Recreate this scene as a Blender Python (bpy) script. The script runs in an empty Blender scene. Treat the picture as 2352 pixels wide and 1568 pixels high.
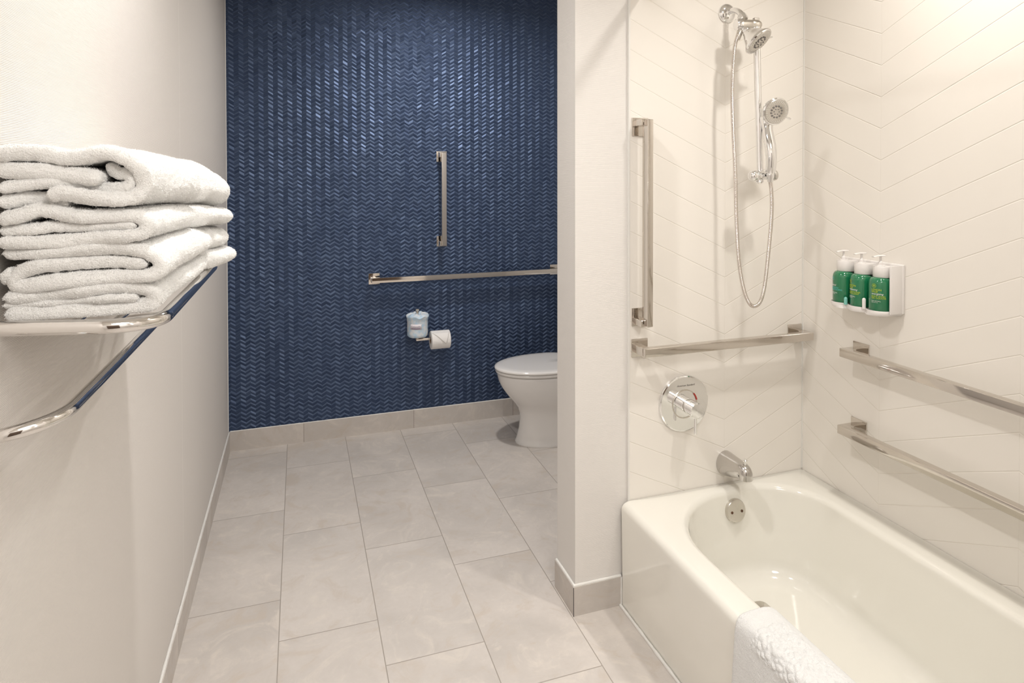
import bpy, bmesh, math, random
import numpy as np
from mathutils import Vector, Matrix, noise

random.seed(7)
PI = math.pi
SC = bpy.context.scene
COL = SC.collection

# ------------------------------------------------------------------ camera
cam_d = bpy.data.cameras.new('camera')
cam_d.sensor_width = 36.0
cam_d.sensor_fit = 'HORIZONTAL'
cam_d.lens = 1452.67 / 2352 * 36.0
cam_d.shift_x = 0.0
cam_d.shift_y = -(784 - 425.1) / 2352
cam_d.clip_start = 0.02
cam = bpy.data.objects.new('camera', cam_d)
COL.objects.link(cam)
yaw, pitch, roll = 0.3242, -0.0142, -0.0013
cam.matrix_world = (Matrix.Translation((0.378, -3.667, 1.466)) @ Matrix.Rotation(-yaw, 4, 'Z')
                    @ Matrix.Rotation(PI / 2 + pitch, 4, 'X') @ Matrix.Rotation(roll, 4, 'Z'))
SC.camera = cam

# ------------------------------------------------------------------ view, world, lights
SC.view_settings.view_transform = 'Standard'
SC.view_settings.look = 'None'
SC.view_settings.gamma = 1.0
SC.view_settings.exposure = 0.40
SC.view_settings.use_curve_mapping = False
W = bpy.data.worlds.new('world')
SC.world = W
W.use_nodes = True
W.node_tree.nodes['Background'].inputs[0].default_value = (1, 0.96, 0.9, 1)
W.node_tree.nodes['Background'].inputs[1].default_value = 0.3


def area(name, loc, size, power, color, rot=(0, 0, 0), shape='DISK', sy=None, spread=PI):
    d = bpy.data.lights.new(name, 'AREA')
    d.shape = shape
    d.size = size
    if sy:
        d.size_y = sy
    d.energy = power
    d.color = color
    d.spread = spread
    o = bpy.data.objects.new(name, d)
    o.location = loc
    o.rotation_euler = rot
    COL.objects.link(o)
    return o


CEIL = 2.62
BEAM = math.radians(135)
area('shower_downlight', (1.85, -2.54, CEIL - 0.012), 0.10, 6.4, (1.0, 0.955, 0.895), spread=BEAM)
area('alcove_downlight', (1.18, -0.86, CEIL - 0.012), 0.11, 12.5, (1.0, 0.97, 0.94), spread=math.radians(165))
area('hall_downlight', (0.50, -2.32, CEIL - 0.012), 0.10, 8.6, (1.0, 0.975, 0.945), spread=BEAM)
area('entry_fill', (0.95, -4.10, CEIL - 0.012), 1.0, 23, (1.0, 0.975, 0.95))  # broad unseen fill, added behind the camera to soften the downlights
area('rear_fill', (2.05, -4.45, 2.05), 0.9, 9, (1.0, 0.97, 0.94), (0, PI / 2, 0), 'RECTANGLE', 0.12)  # extra fill strip added out of view behind the camera

# ------------------------------------------------------------------ object helpers


def tag(o, label=None, cat=None, group=None, kind=None):
    if label:
        o['label'] = label
    if cat:
        o['category'] = cat
    if group:
        o['group'] = group
    if kind:
        o['kind'] = kind
    return o


def thing(name, label, cat, loc=(0, 0, 0), group=None):
    o = bpy.data.objects.new(name, None)
    o.empty_display_size = 0.05
    COL.objects.link(o)
    o.location = loc
    return tag(o, label, cat, group)


def world_loc(o):
    p = Vector((0, 0, 0))
    while o:
        p += o.location
        o = o.parent
    return p


def link_mesh(name, me, m, parent=None, origin=None):
    """mesh given in world coordinates; origin becomes the object location"""
    o = bpy.data.objects.new(name, me)
    COL.objects.link(o)
    base = world_loc(parent) if parent else Vector((0, 0, 0))
    org = Vector(origin) if origin is not None else base
    if org.length > 0:
        me.transform(Matrix.Translation(-org))
    o.parent = parent
    o.location = org - base
    if m:
        me.materials.append(m)
    return o


def obj(name, bm, m, parent=None, smooth=True, origin=None, angle=35, label=None, kind=None):
    bmesh.ops.recalc_face_normals(bm, faces=bm.faces)
    me = bpy.data.meshes.new(name)
    bm.to_mesh(me)
    bm.free()
    if smooth:
        for p in me.polygons:
            p.use_smooth = True
        try:
            me.set_sharp_from_angle(angle=math.radians(angle))
        except Exception:
            pass
    o = link_mesh(name, me, m, parent, origin)
    return tag(o, label, kind=kind)


def struct(name, bm, m, parent=None, smooth=False):
    o = obj(name, bm, m, parent, smooth)
    if parent is None:
        o['kind'] = 'structure'
    return o


def box(bm, lo, hi, bev=0.0, seg=2, mat=None):
    c = [(a + b) / 2 for a, b in zip(lo, hi)]
    s = [abs(b - a) for a, b in zip(lo, hi)]
    r = bmesh.ops.create_cube(bm, size=1.0)
    vs = r['verts']
    for v in vs:
        v.co = Vector((v.co.x * s[0], v.co.y * s[1], v.co.z * s[2]))
    if bev > 0:
        es = list({e for v in vs for e in v.link_edges})
        q = bmesh.ops.bevel(bm, geom=es, offset=bev, segments=seg, profile=0.6, affect='EDGES')
        vs = list({v for f in q['faces'] for v in f.verts} | {v for v in vs if v.is_valid})
    M = Matrix.Translation(c) if mat is None else mat @ Matrix.Translation(c)
    for v in vs:
        v.co = M @ v.co
    return vs


def loft(bm, rings, closed=True, cap0=True, cap1=True):
    R = [[bm.verts.new(p) for p in r] for r in rings]
    n = len(R[0])
    for a, b in zip(R[:-1], R[1:]):
        for i in range(n if closed else n - 1):
            j = (i + 1) % n
            bm.faces.new((a[i], a[j], b[j], b[i]))
    if closed and cap0:
        bm.faces.new(R[0][::-1])
    if closed and cap1:
        bm.faces.new(R[-1])
    return R


def frame_to(d):
    d = Vector(d).normalized()
    return d.to_track_quat('Z', 'Y').to_matrix().to_4x4()


def lathe(bm, prof, org=(0, 0, 0), axis=(0, 0, 1), n=32, cap0=True, cap1=True, sx=1, sy=1):
    """prof: list of (r, t) with t along axis"""
    M = Matrix.Translation(org) @ frame_to(axis)
    rings = []
    for r, t in prof:
        r = max(r, 1e-5)
        rings.append([M @ Vector((sx * r * math.cos(2 * PI * i / n), sy * r * math.sin(2 * PI * i / n), t)) for i in range(n)])
    return loft(bm, rings, True, cap0, cap1)


def smooth_path(pts, n):
    P = [Vector(p) for p in pts]
    P = [P[0] * 2 - P[1]] + P + [P[-1] * 2 - P[-2]]
    out = []
    for i in range(1, len(P) - 2):
        a, b, c, d = P[i - 1], P[i], P[i + 1], P[i + 2]
        for k in range(16):
            t = k / 16
            out.append(0.5 * ((2 * b) + (c - a) * t + (2 * a - 5 * b + 4 * c - d) * t * t + (3 * b - a - 3 * c + d) * t ** 3))
    out.append(P[-2])
    L = [0]
    for a, b in zip(out[:-1], out[1:]):
        L.append(L[-1] + (b - a).length)
    res = []
    j = 0
    for i in range(n):
        s = L[-1] * i / (n - 1)
        while j < len(L) - 2 and L[j + 1] < s:
            j += 1
        t = (s - L[j]) / max(L[j + 1] - L[j], 1e-9)
        res.append(out[j].lerp(out[j + 1], min(max(t, 0), 1)))
    return res


def bend_path(pts, r, seg=8):
    """polyline with rounded corners"""
    P = [Vector(p) for p in pts]
    out = [P[0]]
    for a, b, c in zip(P[:-2], P[1:-1], P[2:]):
        u = (a - b).normalized()
        v = (c - b).normalized()
        ang = u.angle(v)
        t = r / math.tan(ang / 2)
        s = b + u * t
        e = b + v * t
        cen = b + (u + v).normalized() * (r / math.sin(ang / 2))
        va, vb = s - cen, e - cen
        tot = va.angle(vb)
        for k in range(seg + 1):
            f = k / seg
            w = (va * math.sin((1 - f) * tot) + vb * math.sin(f * tot)) / math.sin(tot)
            out.append(cen + w)
    out.append(P[-1])
    return out


def tube(bm, path, r, n=16, caps=True, radii=None, flat=None):
    P = [Vector(p) for p in path]
    T = []
    for i in range(len(P)):
        a = P[max(i - 1, 0)]
        b = P[min(i + 1, len(P) - 1)]
        T.append((b - a).normalized())
    up = Vector((0, 0, 1)) if abs(T[0].z) < 0.9 else Vector((1, 0, 0))
    u = (up - T[0] * up.dot(T[0])).normalized()
    rings = []
    for i, (p, t) in enumerate(zip(P, T)):
        u = (u - t * u.dot(t)).normalized()
        v = t.cross(u)
        rr = radii[i] if radii else r
        fx, fy = flat if flat else (1, 1)
        rings.append([p + (u * math.cos(2 * PI * k / n) * fx + v * math.sin(2 * PI * k / n) * fy) * rr for k in range(n)])
    return loft(bm, rings, True, caps, caps)


def rrect(x0, x1, y0, y1, radii, z, k=10, side=6):
    """rounded rectangle ring, radii for corners (x1,y1),(x0,y1),(x0,y0),(x1,y0)"""
    if not isinstance(radii, (list, tuple)):
        radii = [radii] * 4
    cs = [(x1, y1, 0, -1, -1), (x0, y1, 90, 1, -1), (x0, y0, 180, 1, 1), (x1, y0, 270, -1, 1)]
    pts = []
    arcs = []
    for (cx, cy, a0, sx, sy), r in zip(cs, radii):
        ox, oy = cx + sx * r, cy + sy * r
        arcs.append([(ox + r * math.cos(math.radians(a0 + 90 * i / k)), oy + r * math.sin(math.radians(a0 + 90 * i / k))) for i in range(k + 1)])
    for i in range(4):
        pts += arcs[i]
        a = arcs[i][-1]
        b = arcs[(i + 1) % 4][0]
        for s in range(1, side):
            pts.append((a[0] + (b[0] - a[0]) * s / side, a[1] + (b[1] - a[1]) * s / side))
    return [Vector((p[0], p[1], z)) for p in pts]


def text_mesh(s, size, align='CENTER', extrude=0.0, shear=0.0, space=1.0):
    c = bpy.data.curves.new('text', 'FONT')
    c.body = s
    c.size = size
    c.align_x = align
    c.extrude = extrude
    c.shear = shear
    c.space_character = space
    c.resolution_u = 3
    o = bpy.data.objects.new('text', c)
    COL.objects.link(o)
    dg = bpy.context.evaluated_depsgraph_get()
    dg.update()
    me = bpy.data.meshes.new_from_object(o.evaluated_get(dg))
    bpy.data.objects.remove(o)
    bpy.data.curves.remove(c)
    me.materials.clear()
    return me

# ------------------------------------------------------------------ material helpers


class NT:
    def __init__(s, name):
        s.m = bpy.data.materials.new(name)
        s.m.use_nodes = True
        s.t = s.m.node_tree
        s.b = s.t.nodes['Principled BSDF']

    def n(s, typ, **kw):
        x = s.t.nodes.new(typ)
        for k, v in kw.items():
            setattr(x, k, v)
        return x

    def l(s, a, b):
        s.t.links.new(a, b)

    def put(s, sock, v):
        if isinstance(v, (int, float, tuple)):
            sock.default_value = v
        else:
            s.l(v, sock)

    def math(s, op, a, b=0.0, c=0.0):
        x = s.n('ShaderNodeMath', operation=op)
        s.put(x.inputs[0], a)
        s.put(x.inputs[1], b)
        s.put(x.inputs[2], c)
        return x.outputs[0]

    def pos(s):
        g = s.n('ShaderNodeNewGeometry')
        x = s.n('ShaderNodeSeparateXYZ')
        s.l(g.outputs['Position'], x.inputs[0])
        return x.outputs[0], x.outputs[1], x.outputs[2], g.outputs['Position']

    def vec(s, a, b, c):
        x = s.n('ShaderNodeCombineXYZ')
        s.put(x.inputs[0], a)
        s.put(x.inputs[1], b)
        s.put(x.inputs[2], c)
        return x.outputs[0]

    def noise(s, v, scale, detail=3, rough=0.5, dist=0.0, color=False):
        x = s.n('ShaderNodeTexNoise')
        s.l(v, x.inputs['Vector'])
        x.inputs['Scale'].default_value = scale
        x.inputs['Detail'].default_value = detail
        x.inputs['Roughness'].default_value = rough
        x.inputs['Distortion'].default_value = dist
        return x.outputs['Color' if color else 'Fac']

    def white(s, v):
        x = s.n('ShaderNodeTexWhiteNoise', noise_dimensions='3D')
        s.l(v, x.inputs['Vector'])
        return x.outputs['Value'], x.outputs['Color']

    def ramp(s, f, a, b, lo=0.0, hi=1.0):
        x = s.n('ShaderNodeMapRange')
        x.clamp = True
        s.put(x.inputs[0], f)
        x.inputs[1].default_value = lo
        x.inputs[2].default_value = hi
        x.inputs[3].default_value = a
        x.inputs[4].default_value = b
        return x.outputs[0]

    def mix(s, f, a, b, mode='MIX'):
        x = s.n('ShaderNodeMix', data_type='RGBA', blend_type=mode)
        s.put(x.inputs[0], f)
        for sock, v in ((x.inputs[6], a), (x.inputs[7], b)):
            if isinstance(v, tuple):
                sock.default_value = (v[0], v[1], v[2], 1)
            else:
                s.l(v, sock)
        return x.outputs[2]

    def bump(s, h, strength, dist):
        x = s.n('ShaderNodeBump')
        x.inputs['Strength'].default_value = strength
        x.inputs['Distance'].default_value = dist
        s.l(h, x.inputs['Height'])
        s.l(x.outputs[0], s.b.inputs['Normal'])

    def set(s, **kw):
        for k, v in kw.items():
            k = {'color': 'Base Color', 'rough': 'Roughness', 'metal': 'Metallic', 'spec': 'Specular IOR Level',
                 'coat': 'Coat Weight', 'coat_rough': 'Coat Roughness', 'sheen': 'Sheen Weight',
                 'sss': 'Subsurface Weight'}.get(k, k)
            if isinstance(v, tuple):
                v = (v[0], v[1], v[2], 1)
            if isinstance(v, (int, float, tuple)):
                s.b.inputs[k].default_value = v
            else:
                s.l(v, s.b.inputs[k])
        return s


def simple(name, color, rough=0.5, var=0.04, scale=12, **kw):
    t = NT(name)
    x, y, z, p = t.pos()
    f = t.noise(p, scale, 3)
    c2 = tuple(max(0, c * (1 - var)) for c in color)
    t.set(color=t.mix(f, color, c2), rough=rough, **kw)
    return t.m


M = {}
# polished metal: nickel-chrome bars and bright chrome
def metal(name, c, rough):
    t = NT(name)
    x, y, z, p = t.pos()
    t.set(color=c, metal=1.0, rough=t.ramp(t.noise(p, 30, 2), rough * 0.8, rough * 1.25))
    return t.m


M['chrome'] = metal('chrome', (0.86, 0.86, 0.86), 0.06)
M['nickel'] = metal('nickel', (0.66, 0.62, 0.575), 0.07)
M['satin'] = metal('satin_metal', (0.66, 0.63, 0.58), 0.28)
M['brushed'] = metal('brushed_nickel', (0.62, 0.6, 0.57), 0.22)
M['white_plastic'] = simple('white_plastic', (0.80, 0.77, 0.75), 0.3)
M['ceramic'] = simple('ceramic', (0.80, 0.78, 0.76), 0.12, 0.02, coat=0.4)
M['caulk'] = simple('white_caulk', (0.79, 0.775, 0.74), 0.5)
M['dark'] = simple('dark_rubber', (0.03, 0.03, 0.035), 0.4)
M['nozzle'] = simple('nozzle_grey', (0.20, 0.19, 0.18), 0.35)
M['screw'] = simple('screw_brown', (0.16, 0.09, 0.06), 0.4, metal=0.7)
M['red'] = simple('red_mark', (0.45, 0.04, 0.03), 0.4)
M['lime'] = simple('lime_print', (0.48, 0.62, 0.03), 0.5)
M['white_print'] = simple('white_print', (0.82, 0.84, 0.8), 0.5)
M['teal_print'] = simple('teal_print', (0.10, 0.55, 0.50), 0.5)
M['purple_print'] = simple('purple_print', (0.10, 0.05, 0.16), 0.5)
M['engrave'] = simple('engraving', (0.30, 0.28, 0.26), 0.4, metal=0.6)
M['paper'] = simple('tissue_paper', (0.84, 0.82, 0.80), 0.9, 0.03, 60)
M['card'] = simple('card_core', (0.35, 0.22, 0.14), 0.9)
M['label_white'] = simple('paper_label', (0.80, 0.76, 0.80), 0.6)
M['teal_plastic'] = simple('teal_plastic', (0.20, 0.52, 0.45), 0.3)
M['vanity_white'] = simple('ceiling_paint', (0.82, 0.79, 0.74), 0.85)

# porcelain enamel tub
t = NT('tub_enamel')
x, y, z, p = t.pos()
t.set(color=t.mix(t.noise(p, 3, 2), (0.85, 0.83, 0.765), (0.82, 0.80, 0.735)), rough=0.10, coat=0.5, coat_rough=0.03)
M['tub'] = t.m

# green bottle
t = NT('green_bottle')
x, y, z, p = t.pos()
t.set(color=t.mix(t.noise(p, 8, 2), (0.008, 0.15, 0.06), (0.012, 0.19, 0.08)), rough=0.12, coat=0.6, spec=0.6)
M['green'] = t.m

# wrapped paper
t = NT('printed_wrapper')
x, y, z, p = t.pos()
f = t.noise(p, 28, 3, 0.6)
t.set(color=t.mix(t.ramp(f, 0, 1, 0.42, 0.6), (0.50, 0.66, 0.80), (0.76, 0.78, 0.80)), rough=0.5)
t.bump(t.noise(p, 60, 3), 0.5, 0.003)
M['wrapper'] = t.m

# terry cloth
def terry(name, c, embossed=False):
    t = NT(name)
    x, y, z, p = t.pos()
    n1 = t.noise(p, 420, 3, 0.7)
    n2 = t.noise(p, 90, 3, 0.6)
    h = t.math('ADD', t.math('MULTIPLY', n1, 0.55), t.math('MULTIPLY', n2, 0.6))
    dark = tuple(v * 0.93 for v in c)
    t.set(color=t.mix(n1, dark, c), rough=0.95, spec=0.15, sheen=0.35)
    t.b.inputs['Sheen Roughness'].default_value = 0.6
    t.bump(h, 1.0, 0.0055)
    return t.m


M['terry'] = terry('white_terry', (0.93, 0.92, 0.895))
M['terry_fibre'] = simple('terry_fibre', (0.94, 0.93, 0.905), 0.9, 0.03, 40, spec=0.2)
M['mat_cloth'] = terry('bath_mat_cloth', (0.95, 0.95, 0.94))

# ribbed wallpaper on the long left wall
def ribbed(name, base, dark, period, amt, bumpd, axis, seam=None, linen=False):
    t = NT(name)
    x, y, z, p = t.pos()
    u = y if axis == 'y' else x
    wob = t.noise(t.vec(t.math('MULTIPLY', u, 1.0), 0.0, t.math('MULTIPLY', z, 1.0)), 26, 2)
    ph = t.math('ADD', t.math('MULTIPLY', z, 2 * PI / period), t.math('MULTIPLY', wob, 2.2))
    s = t.math('MULTIPLY', t.math('ADD', t.math('SINE', ph), 1.0), 0.5)
    fib = t.noise(t.vec(t.math('MULTIPLY', u, 35.0), 0.0, t.math('MULTIPLY', z, 700.0)), 1.0, 3, 0.65)
    h = t.math('ADD', t.math('MULTIPLY', s, 0.5 if linen else 1.0), t.math('MULTIPLY', fib, 0.9))
    col = t.mix(t.math('MULTIPLY', t.math('SUBTRACT', 1.0, s), amt), base, dark)
    col = t.mix(t.math('MULTIPLY', fib, 0.25), col, dark)
    if seam is not None:
        d = t.math('ABSOLUTE', t.math('SUBTRACT', u, seam))
        m = t.math('LESS_THAN', d, 0.0012)
        col = t.mix(m, col, (0.86, 0.83, 0.78))
    t.set(color=col, rough=0.75, spec=0.25)
    t.bump(h, 0.55, bumpd)
    return t.m


M['ribbed'] = ribbed('ribbed_wallpaper', (0.75, 0.715, 0.68), (0.52, 0.475, 0.425), 0.0023, 0.38, 0.0005, 'y', seam=-1.372)
M['linen'] = ribbed('linen_wallpaper', (0.78, 0.755, 0.725), (0.69, 0.655, 0.62), 0.0026, 0.25, 0.0006, 'x', linen=True)
M['linen_side'] = ribbed('linen_wallpaper_side', (0.78, 0.755, 0.725), (0.69, 0.655, 0.62), 0.0026, 0.25, 0.0006, 'y', linen=True)

# large chevron embossed shower panel
def chevron(name, axis, v0, z0):
    t = NT(name)
    x, y, z, p = t.pos()
    u = x if axis == 'x' else y
    HW, SP, SL = 0.428, 0.103, 0.461
    pp = t.math('PINGPONG', t.math('SUBTRACT', u, v0), HW)
    w = t.math('DIVIDE', t.math('SUBTRACT', t.math('SUBTRACT', z, t.math('MULTIPLY', pp, SL)), z0), SP)
    fr = t.math('FRACT', t.math('ADD', w, 100.5))
    d = t.math('MULTIPLY', t.math('ABSOLUTE', t.math('SUBTRACT', fr, 0.5)), SP)
    pd = t.math('SUBTRACT', HW / 2, t.math('ABSOLUTE', t.math('SUBTRACT', pp, HW / 2)))
    groove = t.ramp(d, 0.0, 1.0, 0.0004, 0.0024)
    seam = t.ramp(pd, 0.55, 1.0, 0.0, 0.0012)
    h = t.math('MINIMUM', groove, seam)
    c = t.mix(t.noise(p, 2.2, 2), (0.85, 0.815, 0.76), (0.825, 0.785, 0.73))
    t.set(color=t.mix(t.ramp(h, 0.6, 0.0), c, (0.80, 0.75, 0.675)), rough=0.17, spec=0.45)
    t.bump(h, 0.6, 0.0012)
    return t.m


M['panel_back'] = chevron('chevron_panel_tub_end', 'x', 1.829, 1.306)
M['panel_side'] = chevron('chevron_panel_long', 'y', -2.090, 1.310)

# stone-look porcelain tile
def stone(t, p, idv):
    rnd, rc = t.white(idv)
    shift = t.n('ShaderNodeVectorMath', operation='ADD')
    t.l(p, shift.inputs[0])
    sc = t.n('ShaderNodeVectorMath', operation='SCALE')
    t.l(rc, sc.inputs[0])
    sc.inputs[3].default_value = 9.0
    t.l(sc.outputs[0], shift.inputs[1])
    q = shift.outputs[0]
    big = t.noise(q, 2.6, 5, 0.62, 0.6)
    vein = t.noise(q, 6.5, 6, 0.68, 1.4)
    fine = t.noise(q, 60, 4, 0.7)
    c = t.mix(t.ramp(big, 0, 1, 0.35, 0.65), (0.52, 0.482, 0.448), (0.63, 0.582, 0.54))
    c = t.mix(t.ramp(vein, 0, 0.6, 0.54, 0.68), c, (0.71, 0.65, 0.58))
    c = t.mix(t.ramp(vein, 0.5, 0, 0.36, 0.47), c, (0.52, 0.445, 0.37))
    c = t.mix(t.ramp(fine, 0.0, 0.22, 0.3, 0.7), c, (0.48, 0.43, 0.385))
    c = t.mix(t.ramp(rnd, 0, 0.16), c, (0.56, 0.54, 0.52))
    return c, fine


t = NT('stone_floor_tile')
x, y, z, p = t.pos()
TW, TL = 0.3075, 0.6219
u = t.math('DIVIDE', x, TW)
cu = t.math('FLOOR', u)
v = t.math('DIVIDE', t.math('ADD', t.math('ADD', y, 0.110), t.math('MULTIPLY', cu, 0.2073)), TL)
cv = t.math('FLOOR', v)
du = t.math('MULTIPLY', t.math('SUBTRACT', 0.5, t.math('ABSOLUTE', t.math('SUBTRACT', t.math('FRACT', u), 0.5))), TW)
dv = t.math('MULTIPLY', t.math('SUBTRACT', 0.5, t.math('ABSOLUTE', t.math('SUBTRACT', t.math('FRACT', v), 0.5))), TL)
d = t.math('MINIMUM', du, dv)
g = t.ramp(d, 0, 1, 0.0011, 0.0019)
c, fine = stone(t, p, t.vec(cu, cv, 0.0))
t.set(color=t.mix(g, (0.34, 0.305, 0.27), c), rough=t.ramp(fine, 0.42, 0.58), spec=0.4)
t.bump(g, 0.4, 0.001)
M['floor'] = t.m


def basetile(name, axis, off, dim=1.0):
    t = NT(name)
    x, y, z, p = t.pos()
    u = t.math('DIVIDE', t.math('SUBTRACT', x if axis == 'x' else y, off), 0.609)
    cu = t.math('FLOOR', u)
    du = t.math('MULTIPLY', t.math('SUBTRACT', 0.5, t.math('ABSOLUTE', t.math('SUBTRACT', t.math('FRACT', u), 0.5))), 0.609)
    c, fine = stone(t, p, t.vec(cu, 3.7, 1.0))
    t.set(color=t.mix(t.ramp(du, 0, 1, 0.001, 0.0016), (0.28, 0.24, 0.20), c), rough=0.5)
    return t.m


M['base_x'] = basetile('stone_baseboard_tile_far', 'x', 0.393)
M['base_y'] = basetile('stone_baseboard_tile_left', 'y', -0.31)
M['base_p'] = basetile('stone_baseboard_tile_pillar', 'x', 1.232)

# blue herringbone wall covering: every small slat has its own tilt and sheen
t = NT('blue_herringbone')
x, y, z, p = t.pos()
CWD = 0.0245
u = t.math('DIVIDE', x, CWD)
c = t.math('FLOOR', u)
f = t.math('FRACT', u)
par = t.math('MODULO', t.math('ADD', c, 200.0), 2.0)
s = t.math('SUBTRACT', 1.0, t.math('MULTIPLY', par, 2.0))
off = t.math('MULTIPLY', t.math('MULTIPLY', t.math('SUBTRACT', f, 0.5), s), CWD * 0.6)
v = t.math('SUBTRACT', z, off)
pairc = t.math('FLOOR', t.math('MULTIPLY', t.math('ADD', c, 0.0), 0.5))
wn = t.noise(t.vec(t.math('MULTIPLY', v, 38.0), t.math('MULTIPLY', c, 7.31), 0.0), 1.0, 1)
v2 = t.math('ADD', v, t.math('MULTIPLY', wn, 0.018))
cell = t.math('DIVIDE', v2, 0.0115)
ci = t.math('FLOOR', cell)
cf = t.math('FRACT', cell)
r1, rc = t.white(t.vec(c, ci, 0.0))
sep = t.n('ShaderNodeSeparateColor')
t.l(rc, sep.inputs[0])
run = t.noise(t.vec(t.math('MULTIPLY', c, 3.17), t.math('MULTIPLY', z, 3.0), 4.0), 1.0, 2)
runc = t.math('SUBTRACT', run, 0.5)
alt = t.math('MODULO', t.math('ADD', ci, 5000.0), 2.0)
lean = t.math('MULTIPLY', t.math('SUBTRACT', alt, 0.35), 0.44)
tx = t.math('ADD', t.math('ADD', t.math('MULTIPLY', s, -0.07), t.math('MULTIPLY', t.math('MULTIPLY', s, lean), -0.62)), t.math('ADD', t.math('MULTIPLY', t.math('SUBTRACT', sep.outputs[0], 0.5), 0.12), t.math('MULTIPLY', runc, 0.30)))
# neighbouring slats lean alternately up and down, so one catches the light and the next does not
tz = t.math('ADD', t.math('MULTIPLY', lean, 0.85), t.math('ADD', t.math('MULTIPLY', t.math('SUBTRACT', cf, 0.5), 0.16), t.math('MULTIPLY', t.math('SUBTRACT', sep.outputs[1], 0.5), 0.20)))
nv = t.n('ShaderNodeVectorMath', operation='NORMALIZE')
t.l(t.vec(tx, -1.0, tz), nv.inputs[0])
t.l(nv.outputs[0], t.b.inputs['Normal'])
edge = t.math('MINIMUM', t.ramp(cf, 0.0, 1.0, 0.0, 0.14), t.ramp(t.math('SUBTRACT', 1.0, cf), 0.3, 1.0, 0.0, 0.10))
colr, colc = t.white(t.vec(c, t.math('FLOOR', t.math('MULTIPLY', t.math('ADD', z, t.math('MULTIPLY', runc, 0.4)), 3.5)), 9.0))
tone = t.math('ADD', t.math('MULTIPLY', alt, t.math('ADD', 0.30, t.math('MULTIPLY', colr, 0.60))), t.math('MULTIPLY', r1, 0.22))
col = t.mix(tone, (0.033, 0.055, 0.115), (0.100, 0.142, 0.235))
col = t.mix(edge, (0.016, 0.030, 0.075), col)
t.set(color=col, metal=0.5, rough=t.ramp(sep.outputs[2], 0.42, 0.54), spec=0.4)
M['blue'] = t.m

# ------------------------------------------------------------------ structure
BACK = -4.95
XW = 0.01          # left wall face
XR = 2.18          # long shower wall face
YT = -1.755        # shower end wall face


def slab(name, lo, hi, m):
    bm = bmesh.new()
    box(bm, lo, hi)
    return struct(name, bm, m)


slab('floor', (-0.1, BACK - 0.1, -0.1), (2.4, 0.12, 0.0), M['floor'])
slab('ceiling', (-0.1, BACK - 0.1, CEIL), (2.4, 0.12, CEIL + 0.1), M['vanity_white'])
slab('wall_left', (-0.1, BACK - 0.1, 0.0), (XW, 0.0, CEIL), M['ribbed'])
slab('wall_far', (-0.1, 0.0, 0.0), (2.4, 0.12, CEIL), M['blue'])
slab('wall_back', (XW, BACK - 0.1, 0.0), (2.4, BACK, CEIL), M['linen'])
slab('wall_right_alcove', (2.12, -1.592, 0.0), (2.4, 0.0, CEIL), M['linen_side'])
slab('wall_right_entry', (2.18, BACK, 0.0), (2.4, -3.40, CEIL), M['linen_side'])
# long shower wall
slab('wall_right', (XR, -3.285, 0.0), (2.4, YT, CEIL), M['panel_side'])
slab('wall_tub_foot', (1.43, -3.40, 0.0), (2.4, -3.285, CEIL), M['panel_back'])
# partition (pillar) between toilet and tub: papered core, shower panel on the tub part
slab('wall_partition', (1.245, -1.745, 0.0), (2.4, -1.592, CEIL), M['linen'])
slab('wall_shower_end', (1.4445, YT, 0.34), (XR, -1.7452, CEIL), M['panel_back'])
# white edge strip where the panel meets the paper
bm = bmesh.new()
box(bm, (1.4385, YT - 0.001, 0.30), (1.4445, -1.7452, CEIL), 0.0008)
struct('trim_1', bm, M['caulk'])
bm = bmesh.new()
box(bm, (XR - 0.004, YT - 0.004, 0.36), (XR, YT, CEIL), 0.0)
struct('trim_2', bm, M['caulk'])
# narrow blue-wall edge bead on the left
bm = bmesh.new()
box(bm, (XW, -0.004, 0.106), (XW + 0.003, 0.0, CEIL))
struct('trim_3', bm, M['caulk'])

# baseboards
bm = bmesh.new()
box(bm, (XW, -0.011, 0.0), (2.12, 0.0, 0.104))
struct('baseboard_far', bm, M['base_x'])
bm = bmesh.new()
box(bm, (XW, BACK, 0.0), (XW + 0.010, -0.011, 0.100))
struct('baseboard_left', bm, M['base_y'])
bm = bmesh.new()
box(bm, (1.2345, -1.756, 0.0), (1.416, -1.7452, 0.097))
struct('baseboard_partition_front', bm, M['base_p'])
bm = bmesh.new()
box(bm, (1.2345, -1.745, 0.0), (1.2448, -1.592, 0.097))
struct('baseboard_partition_side', bm, basetile('stone_baseboard_tile_pillar_side', 'y', -1.9))
bm = bmesh.new()
box(bm, (1.245, -1.592, 0.0), (2.12, -1.582, 0.097))
struct('baseboard_partition_rear', bm, M['base_p'])


# caulk beads on baseboard tops (slightly uneven, hand-laid)
def bead(name, a, b, r, flat=(1, 1)):
    bm = bmesh.new()
    a, b = Vector(a), Vector(b)
    n = max(8, int((b - a).length / 0.01))
    pts = [a.lerp(b, i / n) for i in range(n + 1)]
    rad = [r * (1 + 0.25 * noise.noise(p * 40)) for p in pts]
    tube(bm, pts, r, 8, True, rad, flat)
    return struct(name, bm, M['caulk'], smooth=True)


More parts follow.
